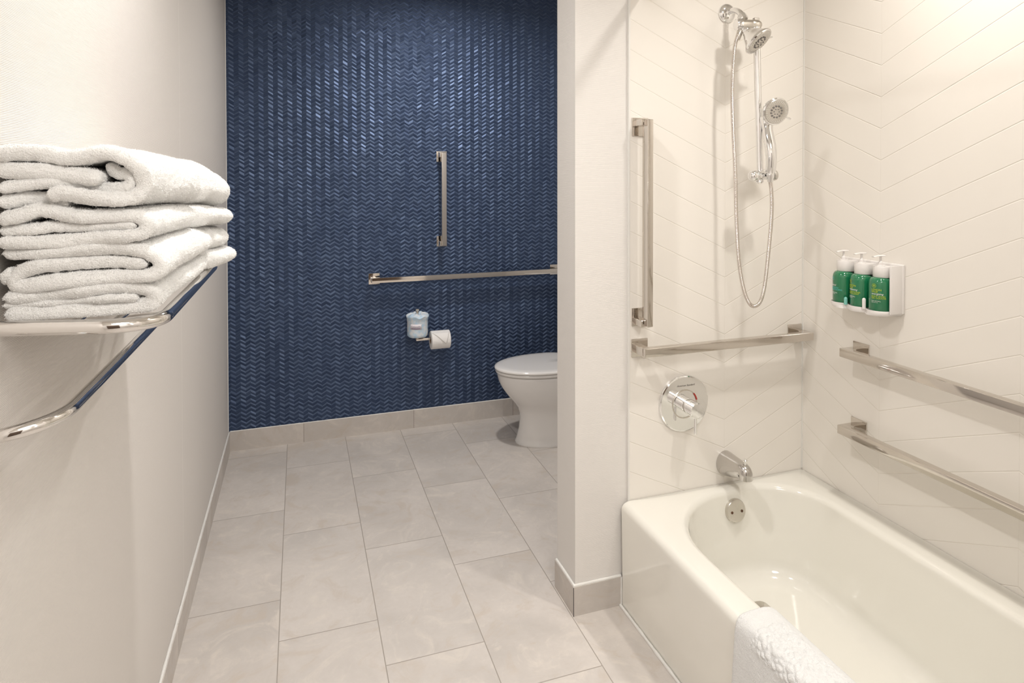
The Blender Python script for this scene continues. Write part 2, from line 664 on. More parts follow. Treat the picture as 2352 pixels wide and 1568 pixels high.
bead('trim_4', (XW + 0.004, -2.9, 0.101), (XW + 0.004, -0.012, 0.101), 0.0042)
bead('trim_5', (XW + 0.01, -0.004, 0.1045), (2.11, -0.004, 0.1045), 0.0028)
bead('trim_6', (1.236, -1.749, 0.0985), (1.414, -1.749, 0.0985), 0.0048)
bead('trim_7', (1.2405, -1.749, 0.0985), (1.2405, -1.594, 0.0985), 0.0042)
bead('trim_8', (1.4085, -1.757, 0.002), (1.4085, -3.27, 0.002), 0.005)
bead('trim_9', (1.412, -1.757, 0.004), (1.412, -1.757, 0.096), 0.003)
bm = bmesh.new()
box(bm, (1.2335, -1.7572, 0.0), (1.2352, -1.7555, 0.097))
struct('trim_10', bm, M['dark'])

# unseen dark wood slab, added behind the camera for the chrome to reflect
M['reflection_door'] = simple('dark_wood', (0.10, 0.065, 0.045), 0.4, 0.3, 6)
bm = bmesh.new()
box(bm, (0.25, BACK + 0.0005, 0.0), (1.15, BACK + 0.04, 2.1), 0.004)
struct('reflection_door_1', bm, M['reflection_door'])

# ------------------------------------------------------------------ bathtub
tubT = thing('bathtub', 'cream white alcove bathtub with tall flat apron and oval basin', 'bathtub', (1.41, -3.28, 0.0))
bm = bmesh.new()
X0, X1, Y0, Y1 = 1.4105, 2.1785, -3.283, -1.7565
H = 0.356
rings = []
K = dict(k=12, side=8)
rings.append(rrect(X0 + 0.004, X1, Y0, Y1, 0.004, 0.0, **K))
rings.append(rrect(X0 + 0.004, X1, Y0, Y1, 0.004, 0.10, **K))
rings.append(rrect(X0 + 0.001, X1, Y0, Y1, 0.004, H - 0.05, **K))
for i in range(0, 7):
    a = i / 6 * PI / 2
    q = 0.024 * (1 - math.cos(a))
    rings.append(rrect(X0 + q, X1 - q * 0.1, Y0 + q * 0.1, Y1 - q * 0.1, 0.005 + 0.3 * q, H - 0.024 + 0.024 * math.sin(a), **K))
# basin opening, inner corner radii: (x1,y1) far right, (x0,y1) far left, (x0,y0) near left, (x1,y0) near right
ix0, ix1, iy0, iy1 = 1.487, 2.10, -3.17, -1.785


def basin(dx0, dx1, dy0, dy1, rr, z):
    return rrect(ix0 + dx0, ix1 - dx1, iy0 + dy0, iy1 - dy1, rr, z, **K)


R0 = [0.20, 0.30, 0.22, 0.22]
for i in range(0, 8):
    a = i / 7 * (PI / 2)
    q = 0.022 * math.sin(a)
    zz = H - 0.022 * (1 - math.cos(a))
    rings.append(basin(q, q, q, q, [r - q * 0.5 for r in R0], zz + 0.0))
wall_prof = [(0.10, 0.02, 0.33), (0.30, 0.10, 0.27), (0.55, 0.25, 0.19), (0.75, 0.45, 0.13)]
for tt in [0.12, 0.25, 0.4, 0.55, 0.7, 0.82]:
    z = H - 0.022 - (H - 0.022 - 0.085) * tt
    rings.append(basin(0.022 + 0.055 * tt, 0.022 + 0.050 * tt, 0.022 + 0.17 * tt, 0.022 + 0.030 * tt, [0.19 - 0.02 * tt, 0.29 - 0.05 * tt, 0.2, 0.2], z))
for i in range(0, 8):
    a = i / 7 * (PI / 2)
    q = 0.075 * (1 - math.cos(a)) * 1.0
    z = 0.085 + (H - 0.022 - 0.085) * 0.10 - 0.062 * math.sin(a)
    rings.append(basin(0.074 + q, 0.069 + q, 0.18 + q, 0.049 + q, [0.165 - q * 0.95, 0.235 - q * 0.95, 0.2 - q * 0.95, 0.2 - q * 0.95], z))
rings.append(basin(0.20, 0.19, 0.31, 0.18, [0.070, 0.125, 0.085, 0.085], 0.0445))
rings.append(basin(0.25, 0.24, 0.37, 0.24, [0.035, 0.070, 0.045, 0.045], 0.043))
rings.append(basin(0.29, 0.28, 0.45, 0.30, [0.010, 0.022, 0.014, 0.014], 0.042))
loft(bm, rings, True, False, True)
obj('basin', bm, M['tub'], tubT, angle=179)
# overflow plate on the sloping end wall
ofl = (1.829, -1.8135, 0.286)
bm = bmesh.new()
ax = Vector((0, -1, 0.14)).normalized()
lathe(bm, [(0.039, -0.012), (0.040, 0.004), (0.0395, 0.009), (0.037, 0.0125), (0.032, 0.0135), (0.0, 0.014)], ofl, ax, 40)
op = obj('overflow_plate', bm, M['satin'], tubT, label='satin round overflow plate')
for sx in (-1, 1):
    bm = bmesh.new()
    cpos = Vector(ofl) + Vector((sx * 0.0205, 0, -0.002)) + ax * 0.0135
    lathe(bm, [(0.0048, 0), (0.0048, 0.0015), (0.003, 0.002), (0.0026, 0.0008), (0, 0.0006)], cpos, ax, 16)
    obj('screw', bm, M['screw'], op)
# drain with lever dome
bm = bmesh.new()
lathe(bm, [(0.034, 0.0), (0.034, 0.003), (0.030, 0.0045), (0.026, 0.002), (0.0, 0.001)], (1.800, -1.990, 0.0510), (0, -0.12, 1), 32)
dr = obj('drain', bm, M['satin'], tubT, label='satin metal drain ring')
bm = bmesh.new()
lathe(bm, [(0.004, 0.0), (0.004, 0.008), (0.024, 0.009), (0.023, 0.012), (0.012, 0.016), (0.0, 0.017)], (1.800, -1.990, 0.0520), (0, -0.12, 1), 28)
obj('stopper', bm, M['satin'], dr)

# ------------------------------------------------------------------ grab bars


def grab_bar(name, label, axis, wall, w0, a0, a1, c, mt=None, plate=0.062, bw=0.029, out=0.076, group=None, depth=0.027, post_w=None):
    """axis: 'x','y','z' run direction; wall: 'y' (wall normal -y) or 'x' (wall normal -x); w0 wall face;
    a0..a1 outer plate extents along run; c = centre coordinate across the run"""
    mt = mt or M['nickel']

    def P(run, out_, cross):
        if wall == 'y':
            n = w0 - out_
            return (run, n, cross) if axis == 'x' else (cross, n, run)
        n = w0 - out_
        return (n, run, cross)

    def bx(bm, r0, r1, o0, o1, c0, c1, bev):
        A, B = P(r0, o0, c0), P(r1, o1, c1)
        lo = [min(a, b) for a, b in zip(A, B)]
        hi = [max(a, b) for a, b in zip(A, B)]
        box(bm, lo, hi, bev, 3)
    t_ = thing(name, label, 'grab bar', P((a0 + a1) / 2, 0.0, c), group)
    h = bw / 2
    sgn = 1 if a1 > a0 else -1
    bm = bmesh.new()
    bx(bm, a0 + sgn * 0.010, a1 - sgn * 0.010, out - depth, out, c - h, c + h, 0.003)
    obj('rail', bm, mt, t_, angle=25)
    for e, sg in ((a0, 1), (a1, -1)):
        bm = bmesh.new()
        bx(bm, e, e + sg * sgn * plate, 0.0002, 0.005, c - plate / 2, c + plate / 2, 0.0012)
        obj('mounting_plate', bm, mt, t_, angle=25)
        bm = bmesh.new()
        bx(bm, e + sg * sgn * 0.008, e + sg * sgn * (0.008 + bw), 0.004, out - depth * 0.5, c - (post_w or bw) / 2 + 0.001, c + h - 0.001, 0.002)
        obj('post', bm, mt, t_, angle=25)
    return t_


grab_bar('grab_bar', 'vertical nickel grab bar on the blue wall above the toilet roll holder', 'z', 'y', 0.0, 1.613, 1.053, 1.172, post_w=0.052)
grab_bar('grab_bar', 'horizontal grab bar running across the blue wall beside the toilet', 'x', 'y', 0.0, 0.748, 1.921, 0.882)
grab_bar('grab_bar', 'vertical grab bar on the cream shower wall beside the papered pillar', 'z', 'y', YT, 1.664, 0.953, 1.481, bw=0.0215, depth=0.036, out=0.072, post_w=0.05)
grab_bar('grab_bar', 'horizontal grab bar above the round tub mixer valve', 'x', 'y', YT, 1.449, 2.171, 0.878)
grab_bar('grab_bar', 'upper of the two grab bars on the long shower wall, under the soap bottles', 'y', 'x', XR, -1.990, -3.060, 0.870)
grab_bar('grab_bar', 'lower of the two grab bars on the long shower wall, nearest the tub rim', 'y', 'x', XR, -1.983, -3.060, 0.607)

# ------------------------------------------------------------------ shower fittings
# wall arm + diverter + slide bar with fixed head
sh = thing('shower_column', 'chrome shower arm with diverter, fixed spray head and vertical slide bar', 'shower', (1.835, YT, 2.03))
bm = bmesh.new()
lathe(bm, [(0.034, 0.0), (0.034, 0.004), (0.031, 0.010), (0.022, 0.015), (0.012, 0.017), (0.011, 0.02)], (1.832, YT - 0.0002, 2.048), (0, -1, 0), 36)
obj('wall_flange', bm, M['chrome'], sh)
bm = bmesh.new()
arm = smooth_path([(1.832, YT - 0.008, 2.048), (1.832, YT - 0.040, 2.049), (1.832, YT - 0.072, 2.034), (1.832, YT - 0.094, 2.006)], 24)
tube(bm, arm, 0.0105, 20)
obj('shower_arm', bm, M['chrome'], sh)
bm = bmesh.new()
lathe(bm, [(0.012, -0.010), (0.0155, -0.008), (0.0155, 0.010), (0.013, 0.014)], (1.832, YT - 0.088, 2.014), (0.0, -0.6, -0.8), 8)
obj('coupling_nut', bm, M['chrome'], sh, angle=20)
# diverter body, runs sideways
DB = Vector((1.803, -1.855, 1.9835))
dax = Vector((1.0, -0.06, 0.035)).normalized()
bm = bmesh.new()
lathe(bm, [(0.016, 0.010), (0.0175, 0.012), (0.0175, 0.050), (0.0172, 0.0505), (0.0172, 0.0515), (0.0175, 0.052), (0.0175, 0.072), (0.0165, 0.080), (0.0125, 0.087), (0.006, 0.090), (0, 0.0905)], DB, dax, 36)
db = obj('diverter_body', bm, M['satin'], sh)
bm = bmesh.new()
rg = []
for i, (r, tt) in enumerate([(0.0, -0.008), (0.016, -0.008), (0.0195, -0.005), (0.0205, 0.0), (0.0205, 0.010), (0.0185, 0.012)]):
    rg.append((r, tt))
lathe(bm, rg, DB, dax, 36)
obj('diverter_cap', bm, M['chrome'], db, label='bright chrome end cap')
bm = bmesh.new()
box(bm, (-0.011, -0.006, 0.0), (0.011, 0.006, 0.009), 0.003, 3, Matrix.Translation(DB + dax * 0.072 + Vector((0, 0, 0.0155))))
obj('diverter_lever', bm, M['brushed'], db)
# neck and spray head
hd = Vector((0.36, -0.60, -0.71)).normalized()
hp = Vector((1.821, -1.865, 1.968))
bm = bmesh.new()
lathe(bm, [(0.010, -0.012), (0.010, 0.004), (0.0135, 0.006), (0.0145, 0.012), (0.012, 0.018), (0.009, 0.020)], hp, hd, 24)
obj('swivel_joint', bm, M['chrome'], sh)
bm = bmesh.new()
lathe(bm, [(0.014, 0.014), (0.019, 0.016), (0.021, 0.022), (0.0275, 0.030), (0.0345, 0.042), (0.041, 0.053), (0.048, 0.061), (0.0515, 0.066), (0.052, 0.070), (0.050, 0.0735), (0.0465, 0.0735)], hp, hd, 48, True, True)
fh = obj('spray_head', bm, M['chrome'], sh)


def face_disc(parent, centre, d, R, up):
    d = d.normalized()
    bm = bmesh.new()
    lathe(bm, [(R, 0.0), (R, 0.0016), (R * 0.97, 0.003), (R * 0.6, 0.0038), (R * 0.56, 0.0030), (0.0, 0.0034)], centre, d, 48)
    pl = obj('spray_plate', bm, M['brushed'], parent, label='satin spray plate')
    MM = Matrix.Translation(centre) @ frame_to(d)
    for ring_r, cnt, rr in ((0.22, 6, 0.0020), (0.46, 12, 0.0034)):
        for i in range(cnt):
            a = 2 * PI * (i + 0.5 * (cnt == 12)) / cnt
            q = MM @ Vector((ring_r * R * math.cos(a), ring_r * R * math.sin(a), 0.0030))
            bm = bmesh.new()
            lathe(bm, [(rr, -0.001), (rr, 0.0012), (rr * 0.7, 0.0018), (0, 0.0019)], q, d, 10)
            obj('nozzle', bm, M['nozzle'], parent, label='dark grey inner nozzle')
    bm = bmesh.new()
    for ring_r, cnt, rr in ((0.68, 24, 0.0013), (0.80, 30, 0.0013), (0.90, 36, 0.0011)):
        for i in range(cnt):
            a = 2 * PI * i / cnt
            q = MM @ Vector((ring_r * R * math.cos(a), ring_r * R * math.sin(a), 0.0022))
            lathe(bm, [(rr, -0.001), (rr * 0.9, 0.0012), (0, 0.0018)], q, d, 6)
    obj('pin_nozzle_pattern', bm, M['white_print'], parent, label='tiny pale outer nozzles')
    return pl


face_disc(fh, hp + hd * 0.0725, hd, 0.0465, None)
bm = bmesh.new()
side = Vector((0.75, 0.2, 0.38)).normalized()
side = (side - hd * side.dot(hd)).normalized()
q = hp + hd * 0.072
tube(bm, [q + side * 0.046, q + side * 0.062, q + side * 0.066 + hd * 0.001], 0.0032, 10, True, [0.0028, 0.0034, 0.0026])
obj('spray_lever', bm, M['chrome'], fh)
# slide bar
bt, bb = Vector((1.868, -1.870, 1.975)), Vector((1.879, -1.877, 1.470))
bm = bmesh.new()
tube(bm, [bt, bt.lerp(bb, 0.5), bb], 0.0115, 24)
obj('slide_bar', bm, M['chrome'], sh)
# bottom clamp
CB = Vector((1.868, -1.888, 1.4665))
cax = Vector((1, -0.08, 0.03)).normalized()
bm = bmesh.new()
lathe(bm, [(0.0155, -0.013), (0.0165, -0.011), (0.0165, 0.008), (0.0150, 0.011), (0.0150, 0.030), (0.0165, 0.034), (0.0165, 0.047), (0.013, 0.049)], CB, cax, 32)
cl = obj('holder_clamp', bm, M['chrome'], sh)
bm = bmesh.new()
lathe(bm, [(0.0155, -0.0135), (0.0185, -0.016), (0.0195, -0.024), (0.0175, -0.033), (0.011, -0.039), (0.0, -0.041)], CB, cax, 32)
obj('clamp_knob', bm, M['chrome'], cl)
bm = bmesh.new()
lathe(bm, [(0.013, 0.0485), (0.0175, 0.050), (0.0185, 0.056), (0.017, 0.062), (0.010, 0.066), (0.0, 0.067)], CB, cax, 32)
obj('clamp_knob', bm, M['brushed'], cl, label='darker grey round end knob')
bm = bmesh.new()
lathe(bm, [(0.0125, -0.002), (0.0125, 0.004), (0.0135, 0.007), (0.010, 0.012), (0.0, 0.0135)], CB + Vector((0, 0, -0.014)), (0, 0, -1), 24)
obj('bar_end_cap', bm, M['chrome'], cl)

# hand shower, sits in the clamp
hs = thing('hand_shower', 'chrome hand shower with round perforated face resting in the slide bar clamp', 'hand shower', (1.905, -1.925, 1.47))
fd = Vector((-0.12, -0.93, -0.30)).normalized()
fc = Vector((1.900, -1.925, 1.6835))
bm = bmesh.new()
lathe(bm, [(0.0, -0.024), (0.020, -0.023), (0.034, -0.017), (0.044, -0.008), (0.0475, 0.0), (0.0475, 0.004), (0.0445, 0.0075), (0.041, 0.006)], fc, fd, 48)
hh = obj('head', bm, M['chrome'], hs)
face_disc(hh, fc + fd * 0.0055, fd, 0.0415, None)
bm = bmesh.new()
side = Vector((0.93, 0, -0.36))
side = (side - fd * side.dot(fd)).normalized()
tube(bm, [fc + side * 0.042, fc + side * 0.055, fc + side * 0.062 + fd * 0.003, fc + side * 0.066 + fd * 0.006], 0.003, 10, True, [0.003, 0.0032, 0.0036, 0.0028])
obj('spray_lever', bm, M['chrome'], hh)
bm = bmesh.new()
hpth = smooth_path([(1.896, -1.890, 1.664), (1.893, -1.894, 1.642), (1.887, -1.906, 1.61), (1.884, -1.920, 1.57), (1.884, -1.926, 1.53), (1.886, -1.922, 1.495), (1.888, -1.918, 1.480)], 30)
rad = []
for i in range(30):
    f_ = i / 29
    rad.append(0.0160 + 0.0025 * math.sin(f_ * PI * 0.9) + 0.008 * max(0, 0.22 - f_) ** 1.0 / 0.22 * (1 if f_ < 0.22 else 0))
tube(bm, hpth, 0.015, 24, True, rad, (1.0, 0.95))
obj('handle', bm, M['chrome'], hs)
bm = bmesh.new()
lathe(bm, [(0.0115, 0.0), (0.013, 0.003), (0.013, 0.014), (0.0105, 0.024), (0.009, 0.035)], (1.888, -1.917, 1.480), (0.0, 0.0, -1), 20)
obj('hose_nut', bm, M['chrome'], hs)

# corrugated hose
hz = [(1.775, 1.955), (1.7620, 1.932), (1.7540, 1.895), (1.7545, 1.82), (1.7560, 1.7365), (1.7650, 1.619), (1.7761, 1.4714), (1.7839, 1.3231), (1.7952, 1.174), (1.8136, 1.0835),
      (1.834, 1.0325), (1.856, 1.0188), (1.875, 1.034), (1.887, 1.0785), (1.892, 1.1688), (1.896, 1.28), (1.897, 1.36), (1.893, 1.42), (1.888, 1.448)]
ys = [-1.905, -1.905, -1.90, -1.89, -1.885, -1.88, -1.878, -1.875, -1.875, -1.875, -1.878, -1.88, -1.885, -1.89, -1.90, -1.91, -1.915, -1.916, -1.916]
sh_ = [1, 1, .98, .9, .8, .65, .5, .35, .2, .1] + [0] * 9
hp3 = [(a + 0.042 * k, b + 0.052 * k, c + (c - 1.466) * 0.028 * k) for (a, c), b, k in zip(hz, ys, sh_)]
NH = 1240
pth = smooth_path(hp3, NH)
hose = thing('shower_hose', 'long corrugated metal shower hose hanging in a loop from the diverter', 'shower hose', (1.866, -1.88, 1.019))
bm = bmesh.new()
tube(bm, pth, 0.0075, 12, True, [(0.0068 if (i % 4) in (0, 1) else 0.0055) for i in range(NH)])
obj('corrugated_sleeve', bm, metal('hose_metal', (0.66, 0.61, 0.57), 0.2), hose, angle=80)
bm = bmesh.new()
d0 = (Vector(pth[60]) - Vector(pth[0])).normalized()
lathe(bm, [(0.0085, -0.004), (0.0105, 0.0), (0.012, 0.004), (0.0105, 0.020), (0.009, 0.040), (0.0082, 0.042)], Vector(pth[0]) - d0 * 0.005, d0, 20)
obj('hose_ferrule', bm, M['satin'], hose)

# mixer valve
mv = thing('mixer_valve', 'round chrome tub mixer valve with a lever handle and red mark', 'mixer valve', (1.656, YT, 0.666))
C0 = Vector((1.656, YT - 0.0002, 0.666))
bm = bmesh.new()
lathe(bm, [(0.099, 0.0), (0.099, 0.004), (0.0975, 0.0075), (0.094, 0.0095), (0.0, 0.0105)], C0, (0, -1, 0), 72)
obj('escutcheon', bm, M['chrome'], mv, angle=20)
bm = bmesh.new()
for (r0, r1) in ((0.047, 0.051),):
    n = 64
    a_ = [[], [], [], []]
    for i in range(n):
        an = 2 * PI * i / n
        for k, (r, dd) in enumerate(((r0, 0.0104), (r0, 0.0115), (r1, 0.0115), (r1, 0.0100))):
            a_[k].append(C0 + Vector((r * math.cos(an), -dd, r * math.sin(an))))
    loft(bm, a_, True, False, False)
obj('dial_ring', bm, M['satin'], mv)
bm = bmesh.new()
a_ = [[], [], [], []]
for i in range(12):
    an = math.radians(12 + 32 * i / 11)
    for k, (r, dd) in enumerate(((0.0465, 0.0112), (0.0465, 0.0122), (0.0515, 0.0122), (0.0515, 0.0112))):
        a_[k].append(C0 + Vector((r * math.cos(an), -dd, r * math.sin(an))))
loft(bm, a_, False)
obj('temperature_mark', bm, M['red'], mv, label='red arc marking hot')
bm = bmesh.new()
lathe(bm, [(0.026, 0.008), (0.026, 0.030), (0.0245, 0.031), (0.0245, 0.034), (0.0265, 0.035), (0.0265, 0.050), (0.0255, 0.051), (0.0255, 0.0525), (0.0265, 0.0535), (0.0265, 0.083), (0.0245, 0.0845), (0, 0.085)], C0, (0, -1, 0), 48)
hn = obj('handle', bm, M['chrome'], mv, angle=25)
bm = bmesh.new()
lathe(bm, [(0.005, 0.0), (0.0052, 0.040), (0.0058, 0.058), (0.0058, 0.064), (0.0045, 0.067), (0, 0.0675)], C0 + Vector((0, -0.073, -0.015)), (0, 0, -1), 20)
obj('lever', bm, M['chrome'], hn)
me = text_mesh('American Standard', 0.0092, shear=0.3)
me.transform(Matrix.Translation(C0 + Vector((0.004, -0.0105, 0.062))) @ Matrix.Rotation(PI / 2, 4, 'X'))
link_mesh('engraved_lettering', me, M['engrave'], mv)

# tub spout
sp = thing('tub_spout', 'grey chrome tub spout with pull-up diverter knob above the tub rim', 'spout', (1.832, YT, 0.43))
bm = bmesh.new()
rings = []
S0 = Vector((1.832, YT - 0.0004, 0.429))
prof = [(0.0, 0.0, 0.037, 0.0445), (0.010, 0.001, 0.0365, 0.0440), (0.04, 0.005, 0.0325, 0.0385), (0.080, 0.011, 0.0280, 0.0320), (0.101, 0.014, 0.0250, 0.0285)]
for d_, dz, rx, rz in prof:
    rings.append([S0 + Vector((rx * math.cos(2 * PI * i / 36), -d_, dz + rz * math.sin(2 * PI * i / 36))) for i in range(36)])
for i in range(1, 7):
    a = math.radians(80 * i / 6)
    cy, cz = -0.101, 0.014 - 0.012
    # sweep round an elbow whose centre lies below the barrel
    for_r = 0.012
    c_ = S0 + Vector((0, cy - for_r * math.sin(a), cz + for_r * math.cos(a)))
    u_ = Vector((0, -math.sin(a), math.cos(a)))
    rr = 0.0280 - 0.006 * i / 6
    rings.append([c_ + Vector((1, 0, 0)) * (0.0245 - 0.001 * i / 6) * math.cos(2 * PI * k / 36) + u_ * rr * math.sin(2 * PI * k / 36) for k in range(36)])
c_ = c_ + Vector((0, -0.002, -0.013))
rings.append([c_ + Vector((0.0235 * math.cos(2 * PI * k / 36), -0.021 * math.sin(2 * PI * k / 36), 0)) for k in range(36)])
rings.append([c_ + Vector((0.020 * math.cos(2 * PI * k / 36), -0.018 * math.sin(2 * PI * k / 36), 0)) for k in range(36)])
rings.append([c_ + Vector((0.019 * math.cos(2 * PI * k / 36), -0.017 * math.sin(2 * PI * k / 36), 0.012)) for k in range(36)])
loft(bm, rings, True, True, True)
obj('barrel', bm, metal('spout_chrome', (0.60, 0.58, 0.56), 0.16), sp, angle=50)
bm = bmesh.new()
lathe(bm, [(0.0035, 0.0), (0.0035, 0.016), (0.009, 0.018), (0.0095, 0.021), (0.006, 0.024), (0.0, 0.0245)], S0 + Vector((0, -0.109, 0.034)), (0, 0, 1), 20)
obj('diverter_knob', bm, M['chrome'], sp)

# shower curtain rod, its end bracket just reaches into the picture
cr = thing('shower_curtain_rod', 'chrome shower curtain rod end at the top of the shower wall', 'curtain rod', (1.486, YT, 2.10))
bm = bmesh.new()
lathe(bm, [(0.030, 0.0), (0.030, 0.006), (0.025, 0.013), (0.018, 0.024), (0.0165, 0.030)], (1.486, YT - 0.0004, 2.102), (0, -1, 0), 32)
obj('end_flange', bm, M['brushed'], cr)
bm = bmesh.new()
tube(bm, [(1.486, YT - 0.004, 2.102), (1.486, -2.5, 2.102), (1.486, -3.28, 2.102)], 0.0145, 24)
obj('rod', bm, M['chrome'], cr)

# ------------------------------------------------------------------ soap dispenser rack and bottles
dsp = thing('dispenser_bracket', 'white wall bracket holding the three green pump bottles', 'bracket', (XR, -2.06, 1.03))
BY = [-1.990, -2.062, -2.134]
BX = 2.132
bm = bmesh.new()
box(bm, (2.168, -2.182, 1.030), (XR - 0.0003, -1.948, 1.186), 0.004, 3)
obj('back_plate', bm, M['white_plastic'], dsp)
bm = bmesh.new()
box(bm, (2.122, -2.181, 1.032), (2.170, -2.1745, 1.184), 0.002, 2)
obj('side_wing', bm, M['white_plastic'], dsp)
# scalloped tray: outline unites three round lobes
bm = bmesh.new()
out = []
for i, by in enumerate(BY):
    a0 = 60 if i == 0 else 125
    a1 = 300 if i == 2 else 235
    for k in range(17):
        a = math.radians(a0 + (a1 - a0) * k / 16)
        out.append((BX + 0.0385 * math.cos(a), by + 0.0385 * math.sin(a)))
out = out + [(2.171, -2.180), (2.171, -1.950)]
rg = []
cxm = sum(p[0] for p in out) / len(out)
cym = sum(p[1] for p in out) / len(out)
for sc, z in ((0.90, 1.0225), (0.96, 1.0245), (1.0, 1.031), (1.0, 1.0385), (0.985, 1.0400), (0.955, 1.0365)):
    rg.append([Vector((cxm + (p[0] - cxm) * sc, cym + (p[1] - cym) * sc, z)) for p in out])
loft(bm, rg, True, True, True)
obj('tray', bm, M['white_plastic'], dsp, angle=50)
for i, (ya, zt) in enumerate((((BY[0] + BY[1]) / 2, 1.062), ((BY[1] + BY[2]) / 2, 1.072))):
    bm = bmesh.new()
    lathe(bm, [(0.0055, 0.0), (0.0056, zt - 1.043), (0.0051, zt - 1.0405), (0.0036, zt - 1.0385), (0.0018, zt - 1.0373), (0, zt - 1.037)], (2.104, ya, 1.037), (0, 0, 1), 16)
    obj('divider_peg', bm, M['teal_plastic'] if i == 0 else M['white_plastic'], dsp)


def on_cyl(me, cx, cy, th, R, z):
    """wrap a flat text mesh (x right, y up) round a vertical cylinder, centred at bearing th"""
    for v in me.vertices:
        # text x grows to the viewer's right; bearing grows counter-clockwise seen from above
        a = th + v.co.x / R
        v.co = Vector((cx + (R + v.co.z) * math.cos(a), cy + (R + v.co.z) * math.sin(a), z + v.co.y))
    return me


specs = [
    ('green pump bottle with teal lettering, farthest left in the wall bracket', 171, 'teal'),
    ('middle green pump bottle in the wall bracket, lime lettering turned away', 171, 'cond'),
    ('right-hand green pump bottle in the wall bracket, lime body wash lettering in full view', 204, 'wash'),
]
for by, (lab, th, kind) in zip(BY, specs):
    z0 = 1.0378
    b = thing('pump_bottle', lab, 'soap bottle', (BX, by, z0), group='green pump bottles in the shower')
    R = 0.0335
    bm = bmesh.new()
    lathe(bm, [(R - 0.004, 0.0), (R - 0.001, 0.0012), (R, 0.004), (R, 0.084), (R - 0.001, 0.092), (R - 0.004, 0.099), (R - 0.009, 0.1038), (R - 0.014, 0.1054), (R - 0.0180, 0.1058), (R - 0.0180, 0.112)], (BX, by, z0), (0, 0, 1), 48)
    bd = obj('bottle_body', bm, M['green'], b, angle=50)
    # white collar, squared off towards the wall
    bm = bmesh.new()
    ol = []
    for k in range(25):
        a = math.radians(90 + 180 * k / 24)
        ol.append((BX + 0.008 + 0.0268 * math.cos(a), by + 0.0268 * math.sin(a)))
    ol += [(2.1675, by - 0.0268), (2.1675, by + 0.0268)]
    rg = []
    for sc, z in ((0.98, 1.1435), (1.0, 1.1445), (1.0, 1.1765), (0.975, 1.178)):
        rg.append([Vector((2.145 + (p[0] - 2.145) * sc, by + (p[1] - by) * sc, z)) for p in ol])
    loft(bm, rg)
    obj('collar', bm, M['white_plastic'], b, angle=40)
    pm_b = bmesh.new()
    lathe(pm_b, [(0.0125, 0.0), (0.0125, 0.002), (0.0075, 0.0035), (0.0068, 0.013), (0.0045, 0.0145), (0.0035, 0.017), (0.0035, 0.031)], (BX, by, 1.1778), (0, 0, 1), 20)
    pm = obj('pump', pm_b, M['white_plastic'], b)
    bm = bmesh.new()
    npth = smooth_path([(BX + 0.015, by - 0.002, 1.2112), (BX, by, 1.2112), (BX - 0.016, by + 0.001, 1.2108), (BX - 0.029, by + 0.002, 1.2082)], 14)
    tube(bm, npth, 0.004, 12, True, [0.0034 + 0.0016 * math.sin(PI * min(1, k / 8)) * (k < 8) for k in range(14)], (0.55, 1.7))
    obj('nozzle', bm, M['white_plastic'], pm)
    tm = math.radians(th)
    Rt = R + 0.0004
    if kind == 'wash':
        rows = [('LEMON', 0.0078, 1.1030, 'lime', 0), ('SAGE', 0.0072, 1.0970, 'lime', 0), ('energizing', 0.0074, 1.0905, 'white_print', 0.25),
                ('BODY WASH', 0.0060, 1.0830, 'lime', 0), ('GEL DOUCHE', 0.0060, 1.0775, 'lime', 0), ('PAUL MITCHELL', 0.0034, 1.0690, 'white_print', 0), ('300 ml 10.14 oz', 0.0026, 1.0650, 'white_print', 0)]
        emb = 1.1185
    elif kind == 'cond':
        rows = [('LEMON', 0.0078, 1.1030, 'lime', 0), ('SAGE', 0.0072, 1.0970, 'lime', 0), ('thickening', 0.0074, 1.0905, 'white_print', 0.25),
                ('CONDITIONER', 0.0056, 1.0830, 'lime', 0), ('REVITALISANT', 0.0054, 1.0775, 'lime', 0), ('PAUL MITCHELL', 0.0034, 1.0690, 'white_print', 0), ('300 ml 10.14 oz', 0.0026, 1.0650, 'white_print', 0)]
        emb = 1.1185
    else:
        rows = [('special', 0.0074, 1.0935, 'white_print', 0.25), ('SHAMPOO', 0.0058, 1.0850, 'teal_print', 0), ('SHAMPOOING', 0.0058, 1.0790, 'teal_print', 0),
                ('PAUL MITCHELL', 0.0034, 1.0690, 'white_print', 0), ('300 ml 10.14 oz', 0.0026, 1.0650, 'white_print', 0)]
        emb = 1.1185
    x_left = -0.0165
    for s_, sz, z, mm, shr in rows:
        me = text_mesh(s_, sz * 1.15, 'LEFT', 0.0001, shr)
        for v in me.vertices:
            v.co.x += x_left
        on_cyl(me, BX, by, tm, Rt, z)
        o = link_mesh('printed_lettering', me, M[mm], bd)
    # round emblem: ring with a small leaf bar inside
    me = bpy.data.meshes.new('emblem')
    bm = bmesh.new()
    n = 28
    ro, ri = 0.0066, 0.0058
    va = [bm.verts.new((ro * math.cos(2 * PI * i / n), ro * math.sin(2 * PI * i / n), 0)) for i in range(n)]
    vb = [bm.verts.new((ri * math.cos(2 * PI * i / n), ri * math.sin(2 * PI * i / n), 0)) for i in range(n)]
    for i in range(n):
        j = (i + 1) % n
        bm.faces.new((va[i], va[j], vb[j], vb[i]))
    for (ya, yb, hw) in ((-0.0018, -0.0010, 0.0034), (-0.0032, -0.0026, 0.0024)):
        q = [bm.verts.new(p) for p in ((-hw, ya, 0), (hw, ya, 0), (hw, yb, 0), (-hw, yb, 0))]
        bm.faces.new(q)
    for sg in (-1, 1):
        q = [bm.verts.new(p) for p in ((0, 0.0004, 0), (sg * 0.0034, 0.0004, 0), (sg * 0.0020, 0.0026, 0), (0, 0.0032, 0))]
        bm.faces.new(q)
